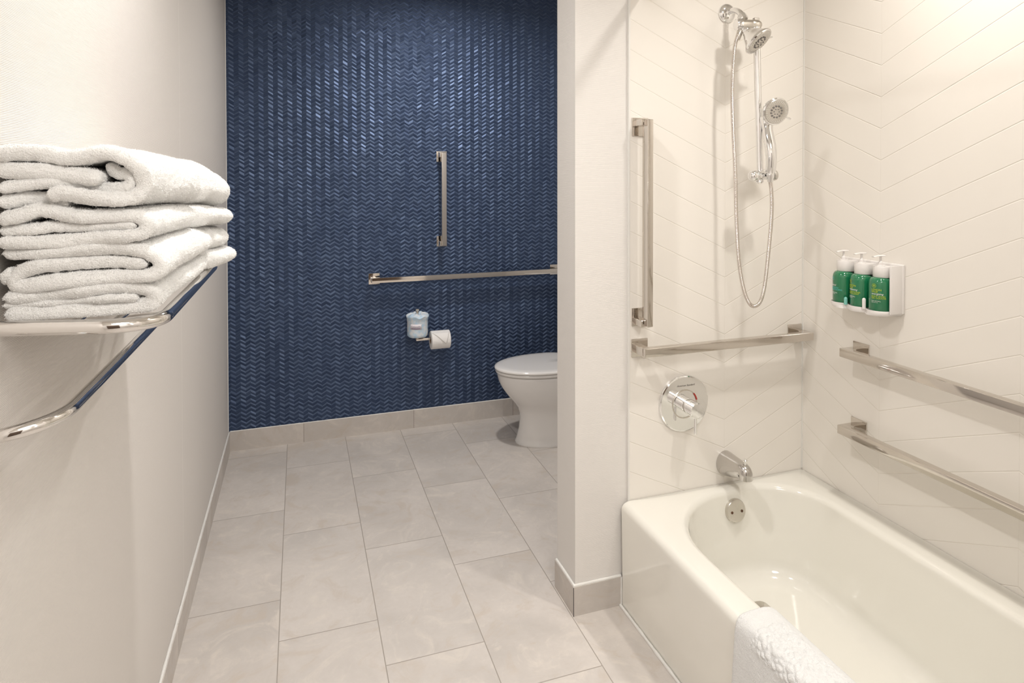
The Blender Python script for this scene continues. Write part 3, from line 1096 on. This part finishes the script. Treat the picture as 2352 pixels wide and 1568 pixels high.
    for v in bm.verts:
        v.co.x += x_left + 0.008
    bm.to_mesh(me)
    bm.free()
    on_cyl(me, BX, by, tm, Rt + 0.0001, emb)
    link_mesh('round_emblem', me, M['lime'] if kind != 'teal' else M['teal_print'], bd)

# ------------------------------------------------------------------ toilet
to = thing('toilet', 'white toilet with closed lid, half hidden behind the papered pillar', 'toilet', (1.75, -0.39, 0.0))
TC = -0.395


def egg(xf, xb, hw, z, n=48, sharp=1.0, ct=0.58):
    """egg outline: front tip at xf, back at xb (squared), half width hw"""
    pts = []
    xc = xf + (xb - xf) * ct
    for i in range(n):
        a = 2 * PI * i / n
        c_, s_ = math.cos(a), math.sin(a)
        if c_ < 0:
            px_ = xc + (xc - xf) * c_
            py_ = hw * s_ * (1.0 if sharp == 1 else 1.0)
        else:
            e = 0.62
            px_ = xc + (xb - xc) * abs(c_) ** e
            py_ = hw * math.copysign(abs(s_) ** 0.75, s_)
        pts.append(Vector((px_, TC + py_, z)))
    return pts


bm = bmesh.new()
prof = [(1.497, 0.125, 0.0), (1.496, 0.127, 0.012), (1.502, 0.122, 0.018), (1.508, 0.118, 0.04), (1.519, 0.112, 0.08), (1.525, 0.110, 0.135), (1.522, 0.112, 0.165), (1.511, 0.120, 0.196),
        (1.490, 0.138, 0.225), (1.464, 0.154, 0.255), (1.437, 0.166, 0.290), (1.417, 0.173, 0.320), (1.403, 0.177, 0.350), (1.397, 0.177, 0.375), (1.396, 0.178, 0.388), (1.400, 0.175, 0.393)]
loft(bm, [egg(a, 1.90, b_, z) for a, b_, z in prof], True, True, True)
obj('bowl', bm, M['ceramic'], to, angle=60)
bm = bmesh.new()
loft(bm, [egg(a, 1.862, b_, z, ct=0.60) for a, b_, z in ((1.394, 0.176, 0.3955), (1.387, 0.181, 0.398), (1.385, 0.183, 0.405), (1.388, 0.181, 0.4115), (1.394, 0.176, 0.413))])
obj('seat', bm, M['ceramic'], to, angle=60)
bm = bmesh.new()
loft(bm, [egg(a, 1.862, b_, z, ct=0.60) for a, b_, z in ((1.390, 0.178, 0.4135), (1.382, 0.185, 0.4155), (1.380, 0.187, 0.4215), (1.383, 0.185, 0.4275), (1.395, 0.174, 0.4315), (1.43, 0.146, 0.4325), (1.52, 0.09, 0.4335), (1.60, 0.03, 0.434))])
obj('lid', bm, M['ceramic'], to, angle=60)
for sg in (-1, 1):
    bm = bmesh.new()
    box(bm, (1.845, TC + sg * 0.075 - 0.018, 0.394), (1.885, TC + sg * 0.075 + 0.018, 0.428), 0.006, 3)
    obj('hinge', bm, M['ceramic'], to)
bm = bmesh.new()
loft(bm, [rrect(1.905 + e, 2.105 - e * 0.2, TC - 0.215 + e, TC + 0.215 - e, 0.03, z, 8, 3) for e, z in ((0.02, 0.385), (0.008, 0.40), (0.003, 0.52), (0.0, 0.735))])
tk = obj('tank', bm, M['ceramic'], to, angle=50)
bm = bmesh.new()
loft(bm, [rrect(1.895 + e, 2.108 - e * 0.2, TC - 0.225 + e, TC + 0.225 - e, 0.03, z, 8, 3) for e, z in ((0.003, 0.736), (0, 0.742), (0, 0.762), (0.008, 0.770))])
obj('tank_lid', bm, M['ceramic'], to, angle=50)
bm = bmesh.new()
box(bm, (1.885, TC - 0.19, 0.66), (1.905, TC - 0.12, 0.675), 0.004)
obj('flush_lever', bm, M['chrome'], tk)

# ------------------------------------------------------------------ toilet roll holder and rolls
th_ = thing('toilet_roll_holder', 'nickel double toilet roll holder fixed to the blue wall', 'toilet roll holder', (1.035, 0.0, 0.535))
bm = bmesh.new()
box(bm, (1.015, -0.0065, 0.512), (1.068, -0.0002, 0.565), 0.0015)
obj('wall_plate', bm, M['nickel'], th_)
bm = bmesh.new()
lathe(bm, [(0.016, 0.005), (0.016, 0.020), (0.011, 0.026), (0.0105, 0.082)], (1.0425, 0, 0.5375), (0, -1, 0), 20)
obj('stem', bm, M['nickel'], th_)
bm = bmesh.new()
box(bm, (1.0025, -0.0965, 0.529), (1.203, -0.0835, 0.542), 0.0015)
obj('roll_arm', bm, M['nickel'], th_)
bm = bmesh.new()
box(bm, (1.0035, -0.0960, 0.540), (1.0165, -0.0840, 0.702), 0.0015)
obj('spare_roll_post', bm, M['nickel'], th_)
bm = bmesh.new()
lathe(bm, [(0.006, 0.0), (0.0115, 0.002), (0.0125, 0.007), (0.010, 0.0115), (0, 0.012)], (1.010, -0.090, 0.700), (0.0, 0, 1), 20)
obj('post_cap', bm, M['nickel'], th_)

tr = thing('toilet_roll', 'open toilet roll with a folded pointed end on the holder arm', 'toilet roll', (1.141, -0.090, 0.4785))
RC = Vector((1.0855, -0.090, 0.526))
bm = bmesh.new()
rings = []
RR, ri, LN = 0.0515, 0.0205, 0.110
for r, t_ in ((ri, 0.0), (RR - 0.003, 0.0), (RR, 0.002), (RR, LN - 0.002), (RR - 0.003, LN), (ri, LN)):
    rings.append([RC + Vector((t_, r * math.cos(2 * PI * i / 56), r * math.sin(2 * PI * i / 56))) for i in range(56)])
rings.append(rings[0])
loft(bm, rings, True, False, False)
bmesh.ops.remove_doubles(bm, verts=bm.verts, dist=1e-6)
obj('paper', bm, M['paper'], tr, angle=40)
bm = bmesh.new()
rings = []
for r, t_ in ((ri, 0.001), (ri - 0.0012, 0.001), (ri - 0.0012, LN - 0.001), (ri, LN - 0.001)):
    rings.append([RC + Vector((t_, r * math.cos(2 * PI * i / 40), r * math.sin(2 * PI * i / 40))) for i in range(40)])
rings.append(rings[0])
loft(bm, rings, True, False, False)
obj('card_core', bm, M['card'], tr)
# folded triangular end lying on the front of the roll
bm = bmesh.new()
NN = 12
rows_ = []
for j in range(NN + 1):
    f_ = j / NN
    ang = math.radians(60 - 72 * f_)      # from the top down over the front
    x0 = 0.004 + (0.078 - 0.004) * f_
    x1 = 0.106 + (0.080 - 0.106) * f_
    row = []
    for i in range(9):
        xx = x0 + (x1 - x0) * i / 8
        rr = RR + 0.0012 + 0.0025 * f_
        row.append(RC + Vector((xx, -rr * math.cos(ang), rr * math.sin(ang))))
    rows_.append(row)
loft(bm, rows_, False)
sm = obj('folded_tip', bm, M['paper'], tr, smooth=True)
md = sm.modifiers.new('thickness', 'SOLIDIFY')
md.thickness = 0.0012
md.offset = 1

wr = thing('wrapped_toilet_roll', 'spare toilet roll in blue printed wrapper standing on the holder post', 'toilet roll', (1.0115, -0.090, 0.556))
WC = Vector((1.0115, -0.090, 0.556))
bm = bmesh.new()
rings = []
wp = [(0.012, 0.002), (0.030, 0.0), (0.052, 0.001), (0.0575, 0.007), (0.0585, 0.020), (0.0585, 0.085), (0.0595, 0.106), (0.0645, 0.115), (0.0650, 0.119), (0.0610, 0.124), (0.047, 0.130), (0.033, 0.132), (0.022, 0.127), (0.015, 0.116), (0.011, 0.100)]
for r, h_ in wp:
    ring = []
    for i in range(60):
        a = 2 * PI * i / 60
        q = Vector((math.cos(a), math.sin(a), h_ * 14))
        k = 1 + 0.05 * noise.noise(q * 1.7) * (1.2 if h_ < 0.02 or h_ > 0.10 else 0.35)
        zz = h_ + 0.011 * noise.noise(q * 2.1 + Vector((3, 1, 0))) * (1 if h_ > 0.10 else 0.2)
        ring.append(WC + Vector((r * k * math.cos(a), r * k * math.sin(a), zz)))
    rings.append(ring)
loft(bm, rings, True, False, False)
obj('wrapper', bm, M['wrapper'], wr, angle=50)
th_l = math.radians(-90 - 20)
bm = bmesh.new()
g_ = [[(WC.x + 0.0602 * math.cos(th_l + dx / 0.061), WC.y + 0.0602 * math.sin(th_l + dx / 0.061), WC.z + dz) for dx in np.linspace(-0.034, 0.034, 13)] for dz in (0.050, 0.080)]
loft(bm, [[Vector(p) for p in r] for r in g_], False)
lb = obj('printed_label', bm, M['label_white'], wr, label='pale label patch with dark lettering')
md = lb.modifiers.new('thickness', 'SOLIDIFY')
md.thickness = 0.0004
me = text_mesh('Cottonelle', 0.0125, 'CENTER')
on_cyl(me, WC.x, WC.y, th_l, 0.0609, WC.z + 0.0625)
link_mesh('printed_lettering', me, M['purple_print'], lb)
bm = bmesh.new()
g_ = [[(WC.x + 0.0609 * math.cos(th_l + dx / 0.061), WC.y + 0.0609 * math.sin(th_l + dx / 0.061), WC.z + dz) for dx in np.linspace(-0.026, 0.026, 11)] for dz in (0.0535, 0.0570)]
loft(bm, [[Vector(p) for p in r] for r in g_], False)
obj('underline', bm, M['purple_print'], lb)

# ------------------------------------------------------------------ towel rack
M['rack'] = metal('rack_chrome', (0.74, 0.72, 0.70), 0.06)
rk = thing('towel_rack', 'chrome tube towel shelf with a lower bar on the ribbed left wall', 'towel rack', (XW, -2.425, 1.16))
bm = bmesh.new()
tube(bm, bend_path([(XW + 0.001, -2.737, 1.281), (0.2, -2.737, 1.2715), (0.2, -2.115, 1.2715), (XW + 0.001, -2.115, 1.281)], 0.065, 14), 0.0095, 28)
obj('shelf_frame', bm, M['rack'], rk, angle=60)
bm = bmesh.new()
tube(bm, bend_path([(XW + 0.001, -2.775, 1.158), (0.0975, -2.775, 1.1675), (0.0975, -2.115, 1.1675), (XW + 0.001, -2.115, 1.158)], 0.06, 14), 0.0085, 28)
obj('lower_bar', bm, M['rack'], rk, angle=60)
for xx in (0.045, 0.095, 0.145):
    bm = bmesh.new()
    tube(bm, [(xx, -2.735, 1.2740), (xx, -2.4, 1.2735), (xx, -2.118, 1.2740)], 0.0045, 14)
    obj('shelf_rod', bm, M['rack'], rk)
for yy in (-2.737, -2.115):
    bm = bmesh.new()
    lathe(bm, [(0.021, 0.0), (0.021, 0.004), (0.016, 0.008), (0.011, 0.009)], (XW + 0.0002, yy, 1.281), (1, 0, 0), 24)
    obj('wall_mount', bm, M['rack'], rk)
for yy in (-2.775, -2.115):
    bm = bmesh.new()
    lathe(bm, [(0.019, 0.0), (0.019, 0.004), (0.014, 0.008), (0.010, 0.009)], (XW + 0.0002, yy, 1.158), (1, 0, 0), 24)
    obj('wall_mount', bm, M['rack'], rk)

# ------------------------------------------------------------------ folded towels
A1 = [(0.0186, 1.4935), (0.0401, 1.4950), (0.0694, 1.4940), (0.0917, 1.4900), (0.1146, 1.4920), (0.1363, 1.4975), (0.1535, 1.4945), (0.1680, 1.4860), (0.1770, 1.4740), (0.1810, 1.4605), (0.1790, 1.4480), (0.1700, 1.4400), (0.1529, 1.4365), (0.1295, 1.4380), (0.1079, 1.4415), (0.0890, 1.4445), (0.0740, 1.4410)]
A2 = [(0.0184, 1.4752), (0.0428, 1.4744), (0.0691, 1.4735), (0.0991, 1.4701), (0.1230, 1.4650), (0.1340, 1.4600)]
A3 = [(0.0210, 1.4520), (0.0470, 1.4575), (0.0735, 1.4590), (0.1020, 1.4570), (0.1296, 1.4510), (0.1480, 1.4500), (0.1600, 1.4530), (0.1655, 1.4610), (0.1600, 1.4690), (0.1490, 1.4700), (0.1420, 1.4760), (0.1360, 1.4815)]
A4 = [(0.0190, 1.4340), (0.0337, 1.4360), (0.0470, 1.4385), (0.0700, 1.4355), (0.0950, 1.4320)]
B1 = [(0.0200, 1.4135), (0.0400, 1.4160), (0.0600, 1.4230), (0.0760, 1.4215), (0.0920, 1.4180), (0.1138, 1.4150), (0.1449, 1.4155), (0.1687, 1.4140), (0.1805, 1.4080), (0.1835, 1.3985), (0.1765, 1.3900), (0.1573, 1.3872), (0.1290, 1.3862), (0.0982, 1.3848), (0.0609, 1.3840), (0.0210, 1.3838)]
B2 = [(0.0200, 1.3975), (0.0537, 1.3990), (0.0834, 1.4020), (0.1137, 1.4005), (0.1448, 1.4010), (0.1730, 1.4005)]
C1 = [(0.0210, 1.3680), (0.0534, 1.3680), (0.0981, 1.3705), (0.1445, 1.3725), (0.1763, 1.3685), (0.1920, 1.3605), (0.1990, 1.3495), (0.1960, 1.3385), (0.1857, 1.3325), (0.1600, 1.3325), (0.1285, 1.3325), (0.0902, 1.3318), (0.0603, 1.3285), (0.0420, 1.3270), (0.0335, 1.3330), (0.0400, 1.3430), (0.0560, 1.3490), (0.0828, 1.3520), (0.1132, 1.3530), (0.1443, 1.3530), (0.1840, 1.3490)]
C2 = [(0.0190, 1.3420), (0.0240, 1.3405), (0.0290, 1.3390), (0.0330, 1.3375)]
D1 = [(0.0215, 1.3115), (0.0528, 1.3125), (0.0825, 1.3140), (0.1129, 1.3165), (0.1519, 1.3165), (0.1775, 1.3140), (0.1880, 1.3070), (0.1875, 1.2975), (0.1789, 1.2925), (0.1517, 1.2905), (0.1204, 1.2900), (0.0823, 1.2900), (0.0453, 1.2900), (0.0215, 1.2900)]
D2 = [(0.0205, 1.3020), (0.0600, 1.3025), (0.1200, 1.3045), (0.1500, 1.3045), (0.1720, 1.3030)]
YN, YF = -2.722, -2.132


def prof_lin(y, tab):
    if y <= tab[0][0]:
        return tab[0][1]
    for (a, va), (b, vb) in zip(tab[:-1], tab[1:]):
        if y <= b:
            t_ = (y - a) / (b - a)
            t_ = t_ * t_ * (3 - 2 * t_)
            return va + (vb - va) * t_
    return tab[-1][1]


def ribbon_mesh(path, hw, ny, n, xtab, ztab, y0, y1, seed, disp, wave):
    """thick folded cloth band following a fold path seen end-on, drawn out along y"""
    P = smooth_path([(a, 0, b) for a, b in path], n)
    N = []
    for i in range(n):
        a, b = P[max(i - 1, 0)], P[min(i + 1, n - 1)]
        tt = (b - a).normalized()
        N.append(Vector((-tt.z, 0, tt.x)))
    s = [i / (n - 1) for i in range(n)]
    L = sum((P[i + 1] - P[i]).length for i in range(n - 1))
    verts = []
    ys_ = [y0 + (y1 - y0) * (0.5 - 0.5 * math.cos(PI * j / (ny - 1))) * 1.0 for j in range(ny)]
    ys_ = [0.35 * a + 0.65 * (y0 + (y1 - y0) * j / (ny - 1)) for j, a in enumerate(ys_)]
    er = 0.008
    sv = Vector((seed * 3.1, seed * 7.7, seed))
    for y in ys_:
        de = min(y - y0, y1 - y)
        ke = math.sqrt(max(0.0, 1 - (1 - min(de / er, 1)) ** 2))
        ke = 0.25 + 0.75 * ke
        xs = prof_lin(y, xtab)
        zs = prof_lin(y, ztab)
        far = max(0, (y - (y1 - 0.05)) / 0.05)
        ring = []
        for side_ in (1, -1):
            rng = range(n) if side_ == 1 else range(n - 1, -1, -1)
            for i in rng:
                dl = min(s[i], 1 - s[i]) * L
                kl = math.sqrt(max(0.0, 1 - (1 - min(dl / hw, 1)) ** 2))
                p = P[i] + N[i] * (side_ * hw * ke * max(kl, 0.15))
                yy = y
                # the end of the fold is not cut straight
                if y - y0 < 0.05:
                    yy += 0.010 * noise.noise(Vector((p.x * 18, p.z * 30, 0)) + sv) * (1 - (y - y0) / 0.05)
                x_ = 0.02 + (p.x - 0.02) * (xs - 0.06 * far * far)
                z_ = 1.281 + (p.z - 1.281) * zs
                if seed < 5:      # the top towel stays loftier towards its far fold
                    z_ = 1.281 + 0.147 * zs + (p.z - 1.428) * prof_lin(y, ZTOP)
                q = Vector((x_, yy, z_))
                big = noise.noise(Vector((q.x * 9, q.y * 9, q.z * 22)) + sv) * wave
                q = q + Vector((big * 0.8, 0, big * 0.7 * min(1, (z_ - 1.281) / 0.02)))
                sm_ = noise.noise(q * 120) * disp + noise.noise(q * 300) * disp * 0.7
                q = q + N[i] * side_ * sm_
                q.x = max(q.x, XW + 0.002)
                if q.z < 1.2822:
                    q.z = 1.2822 + 0.0001 * (hash((i, side_)) % 3)
                ring.append(q)
        verts.append(ring)
    nr = len(verts[0])
    V = np.array([tuple(v) for r in verts for v in r])
    F = []
    for j in range(ny - 1):
        a, b = j * nr, (j + 1) * nr
        for i in range(nr):
            k = (i + 1) % nr
            F.append((a + i, a + k, b + k, b + i))
    for j, fl in ((0, True), (ny - 1, False)):
        a = j * nr
        for i in range(n - 1):
            q = (a + i, a + i + 1, a + nr - 2 - i, a + nr - 1 - i)
            F.append(q[::-1] if fl else q)
    return V, F


def mesh_from(name, V, F):
    me = bpy.data.meshes.new(name)
    me.from_pydata([tuple(v) for v in V], [], F)
    me.update()
    bm = bmesh.new()
    bm.from_mesh(me)
    bmesh.ops.recalc_face_normals(bm, faces=bm.faces)
    bm.to_mesh(me)
    bm.free()
    for p in me.polygons:
        p.use_smooth = True
    return me


def fuzz(me, count, length, seed, lo=None):
    """short looped cotton fibres standing on the cloth"""
    rs = np.random.RandomState(seed)
    nf = len(me.polygons)
    ar = np.zeros(nf)
    me.polygons.foreach_get('area', ar)
    ce = np.zeros(nf * 3)
    me.polygons.foreach_get('center', ce)
    ce = ce.reshape(-1, 3)
    no = np.zeros(nf * 3)
    me.polygons.foreach_get('normal', no)
    no = no.reshape(-1, 3)
    # towards room: keep fibres on sides that can be seen
    w = ar * np.clip(no @ np.array([0.55, -0.75, 0.45]) + 0.35, 0.05, 1)
    w /= w.sum()
    idx = rs.choice(nf, count, p=w)
    rad = np.sqrt(ar[idx])[:, None] * 0.6
    base = ce[idx] + rs.uniform(-1, 1, (count, 3)) * rad
    nn = no[idx]
    base -= nn * ((base - ce[idx]) * nn).sum(1)[:, None]
    d = nn + rs.normal(0, 0.55, (count, 3))
    d /= np.linalg.norm(d, axis=1)[:, None]
    t1 = np.cross(d, rs.normal(0, 1, (count, 3)))
    t1 /= np.linalg.norm(t1, axis=1)[:, None]
    Ln = length * rs.uniform(0.5, 1.3, (count, 1))
    wd = 0.00022
    curl = np.cross(d, t1)
    p0 = base - nn * 0.0006
    p1 = p0 + d * Ln * 0.6
    p2 = p1 + (d * 0.25 + curl * 0.75) * Ln * 0.5
    V = np.stack([p0 - t1 * wd, p0 + t1 * wd, p1 - t1 * wd, p1 + t1 * wd, p2], 1).reshape(-1, 3)
    b = np.arange(count)[:, None] * 5
    quads = np.concatenate([b + 0, b + 1, b + 3, b + 2], 1)
    tris = np.concatenate([b + 2, b + 3, b + 4], 1)
    m2 = bpy.data.meshes.new('terry_loops')
    m2.vertices.add(len(V))
    m2.vertices.foreach_set('co', V.ravel())
    loops = np.concatenate([quads.ravel(), tris.ravel()])
    m2.loops.add(len(loops))
    m2.loops.foreach_set('vertex_index', loops.astype(np.int32))
    m2.polygons.add(count * 2)
    st = np.concatenate([np.arange(count) * 4, count * 4 + np.arange(count) * 3])
    m2.polygons.foreach_set('loop_start', st.astype(np.int32))
    m2.update(calc_edges=True)
    m2.validate()
    return m2


XT = [
    [(-2.72, 1.0), (-2.60, 1.02), (-2.42, 1.11), (-2.378, 1.08), (-2.364, 0.93), (-2.325, 1.15), (-2.20, 1.26), (-2.13, 1.16)],
    [(-2.72, 1.0), (-2.60, 1.02), (-2.42, 1.05), (-2.392, 1.02), (-2.376, 0.90), (-2.335, 1.14), (-2.20, 1.28), (-2.13, 1.22)],
    [(-2.72, 1.0), (-2.60, 1.00), (-2.42, 1.03), (-2.318, 1.04), (-2.302, 0.93), (-2.27, 1.08), (-2.20, 1.13), (-2.13, 1.05)],
    [(-2.72, 1.0), (-2.60, 1.00), (-2.42, 1.05), (-2.330, 1.05), (-2.31, 0.93), (-2.27, 1.17), (-2.18, 1.26), (-2.13, 1.20)],
]
ZTOP = [(-2.72, 1.0), (-2.60, 0.99), (-2.42, 0.97), (-2.37, 0.88), (-2.35, 0.90), (-2.31, 1.06), (-2.22, 1.00), (-2.13, 0.75)]
ZT = [(-2.72, 1.0), (-2.60, 0.985), (-2.42, 0.955), (-2.36, 0.92), (-2.30, 0.915), (-2.20, 0.84), (-2.13, 0.81)]
towels = [
    ('white folded bath towel, topmost of the four on the chrome rack', [(A1, .0102), (A2, .0112), (A3, .0084), (A4, .0095)], 0),
    ('white folded bath towel, second from the top of the rack stack', [(B1, .0092), (B2, .0078)], 1),
    ('white folded bath towel, third from the top of the rack stack', [(C1, .0094), (C2, .0120)], 2),
    ('white folded bath towel, lowest of the stack, lying on the rack tubes', [(D1, .0100), (D2, .0062)], 3),
]
for lab, ribs, k in towels:
    Vs, Fs, off_ = [], [], 0
    for r_i, (path, hw) in enumerate(ribs):
        yA = YN + (0.004 * r_i) + 0.004 * k
        V, F = ribbon_mesh(path, hw, 110, 150 if len(path) > 10 else 70, XT[k], ZT, yA, YF - 0.006 * r_i, k * 5 + r_i, 0.0014, 0.0042 if r_i == 0 else 0.003)
        Vs.append(V)
        Fs += [tuple(i + off_ for i in f) for f in F]
        off_ += len(V)
    V = np.concatenate(Vs)
    me = mesh_from('folded_towel', V, Fs)
    fz = fuzz(me, 130000, 0.0027, 11 + k)
    base = Vector((0.11, -2.425, float(V[:, 2].min())))
    o = link_mesh('folded_towel', me, M['terry'], None, base)
    tag(o, lab, 'towel', 'folded white towels on the rack')
    f_o = link_mesh('terry_loops', fz, M['terry_fibre'], o)
    f_o['kind'] = 'stuff'

# ------------------------------------------------------------------ bath mat over the tub rim
mat_path = [(1.3980, 0.10), (1.3990, 0.20), (1.4000, 0.29), (1.4025, 0.338), (1.412, 0.3645), (1.435, 0.3715), (1.465, 0.3725), (1.493, 0.3715), (1.514, 0.360), (1.532, 0.334), (1.543, 0.29), (1.552, 0.22)]
n, ny = 260, 340
P = smooth_path([(a, 0, b) for a, b in mat_path], n)
N = []
for i in range(n):
    a, b = P[max(i - 1, 0)], P[min(i + 1, n - 1)]
    tt = (b - a).normalized()
    N.append(Vector((-tt.z, 0, tt.x)))
y0, y1 = -2.93, -2.365
rings = []
hw = 0.0065


def pebble(sx, sy):
    """raised pebble pattern woven into a band of the mat"""
    m = min(1, max(0, 1 - abs((sx - 0.190) / 0.062)) * 4) * min(1, max(0, (-2.425 - sy) / 0.01))
    if m == 0:
        return 0
    d = noise.voronoi(Vector((sx * 72, sy * 60, 0.0)))[0]
    return m * min(1.0, max(0.0, (d[1] - d[0]) * 2.2)) ** 0.5


Ltot = sum((P[i + 1] - P[i]).length for i in range(n - 1))
for j in range(ny):
    y = y0 + (y1 - y0) * j / (ny - 1)
    de = min(y - y0, y1 - y)
    ke = 0.2 + 0.8 * math.sqrt(max(0.0, 1 - (1 - min(de / 0.010, 1)) ** 2))
    ring = []
    for side_ in (1, -1):
        for i in (range(n) if side_ == 1 else range(n - 1, -1, -1)):
            s_ = i / (n - 1) * Ltot
            kl = math.sqrt(max(0.0, 1 - (1 - min(min(s_, Ltot - s_) / hw, 1)) ** 2))
            p = P[i] + N[i] * (side_ * hw * ke * max(kl, 0.2))
            q = Vector((p.x, y, p.z))
            # gentle slump of the free edge at the far end and a slack fold outside
            e = max(0, 1 - (y1 - y) / 0.05)
            q.y -= 0.018 * e * (abs(i / (n - 1) - 0.52) * 2) ** 2
            if i < n * 0.45:
                q.x -= 0.004 * (0.5 + 0.5 * math.sin(y * 22)) * (1 - i / (n * 0.45))
                q.y += 0.035 * (1 - i / (n * 0.45)) ** 1.5 * e
            if side_ == 1:
                q += N[i] * (0.0050 * pebble(s_ - 0.10, y) + noise.noise(q * 180) * 0.0005 + noise.noise(q * 30) * 0.0006)
            ring.append(q)
    rings.append(ring)
V = np.array([tuple(v) for r in rings for v in r])
nr = len(rings[0])
F = []
for j in range(ny - 1):
    a, b = j * nr, (j + 1) * nr
    for i in range(nr):
        k = (i + 1) % nr
        F.append((a + i, a + k, b + k, b + i))
for j in (0, ny - 1):
    for i in range(n - 1):
        F.append((j * nr + i, j * nr + i + 1, j * nr + nr - 2 - i, j * nr + nr - 1 - i))
me = mesh_from('bath_mat', V, F)
fz = fuzz(me, 60000, 0.0012, 77)
bmat = link_mesh('bath_mat', me, M['mat_cloth'], None, (1.46, -2.65, 0.36))
tag(bmat, 'white bath mat with a pebble pattern draped over the tub rim', 'bath mat')
f_o = link_mesh('terry_loops', fz, M['terry_fibre'], bmat)
f_o['kind'] = 'stuff'
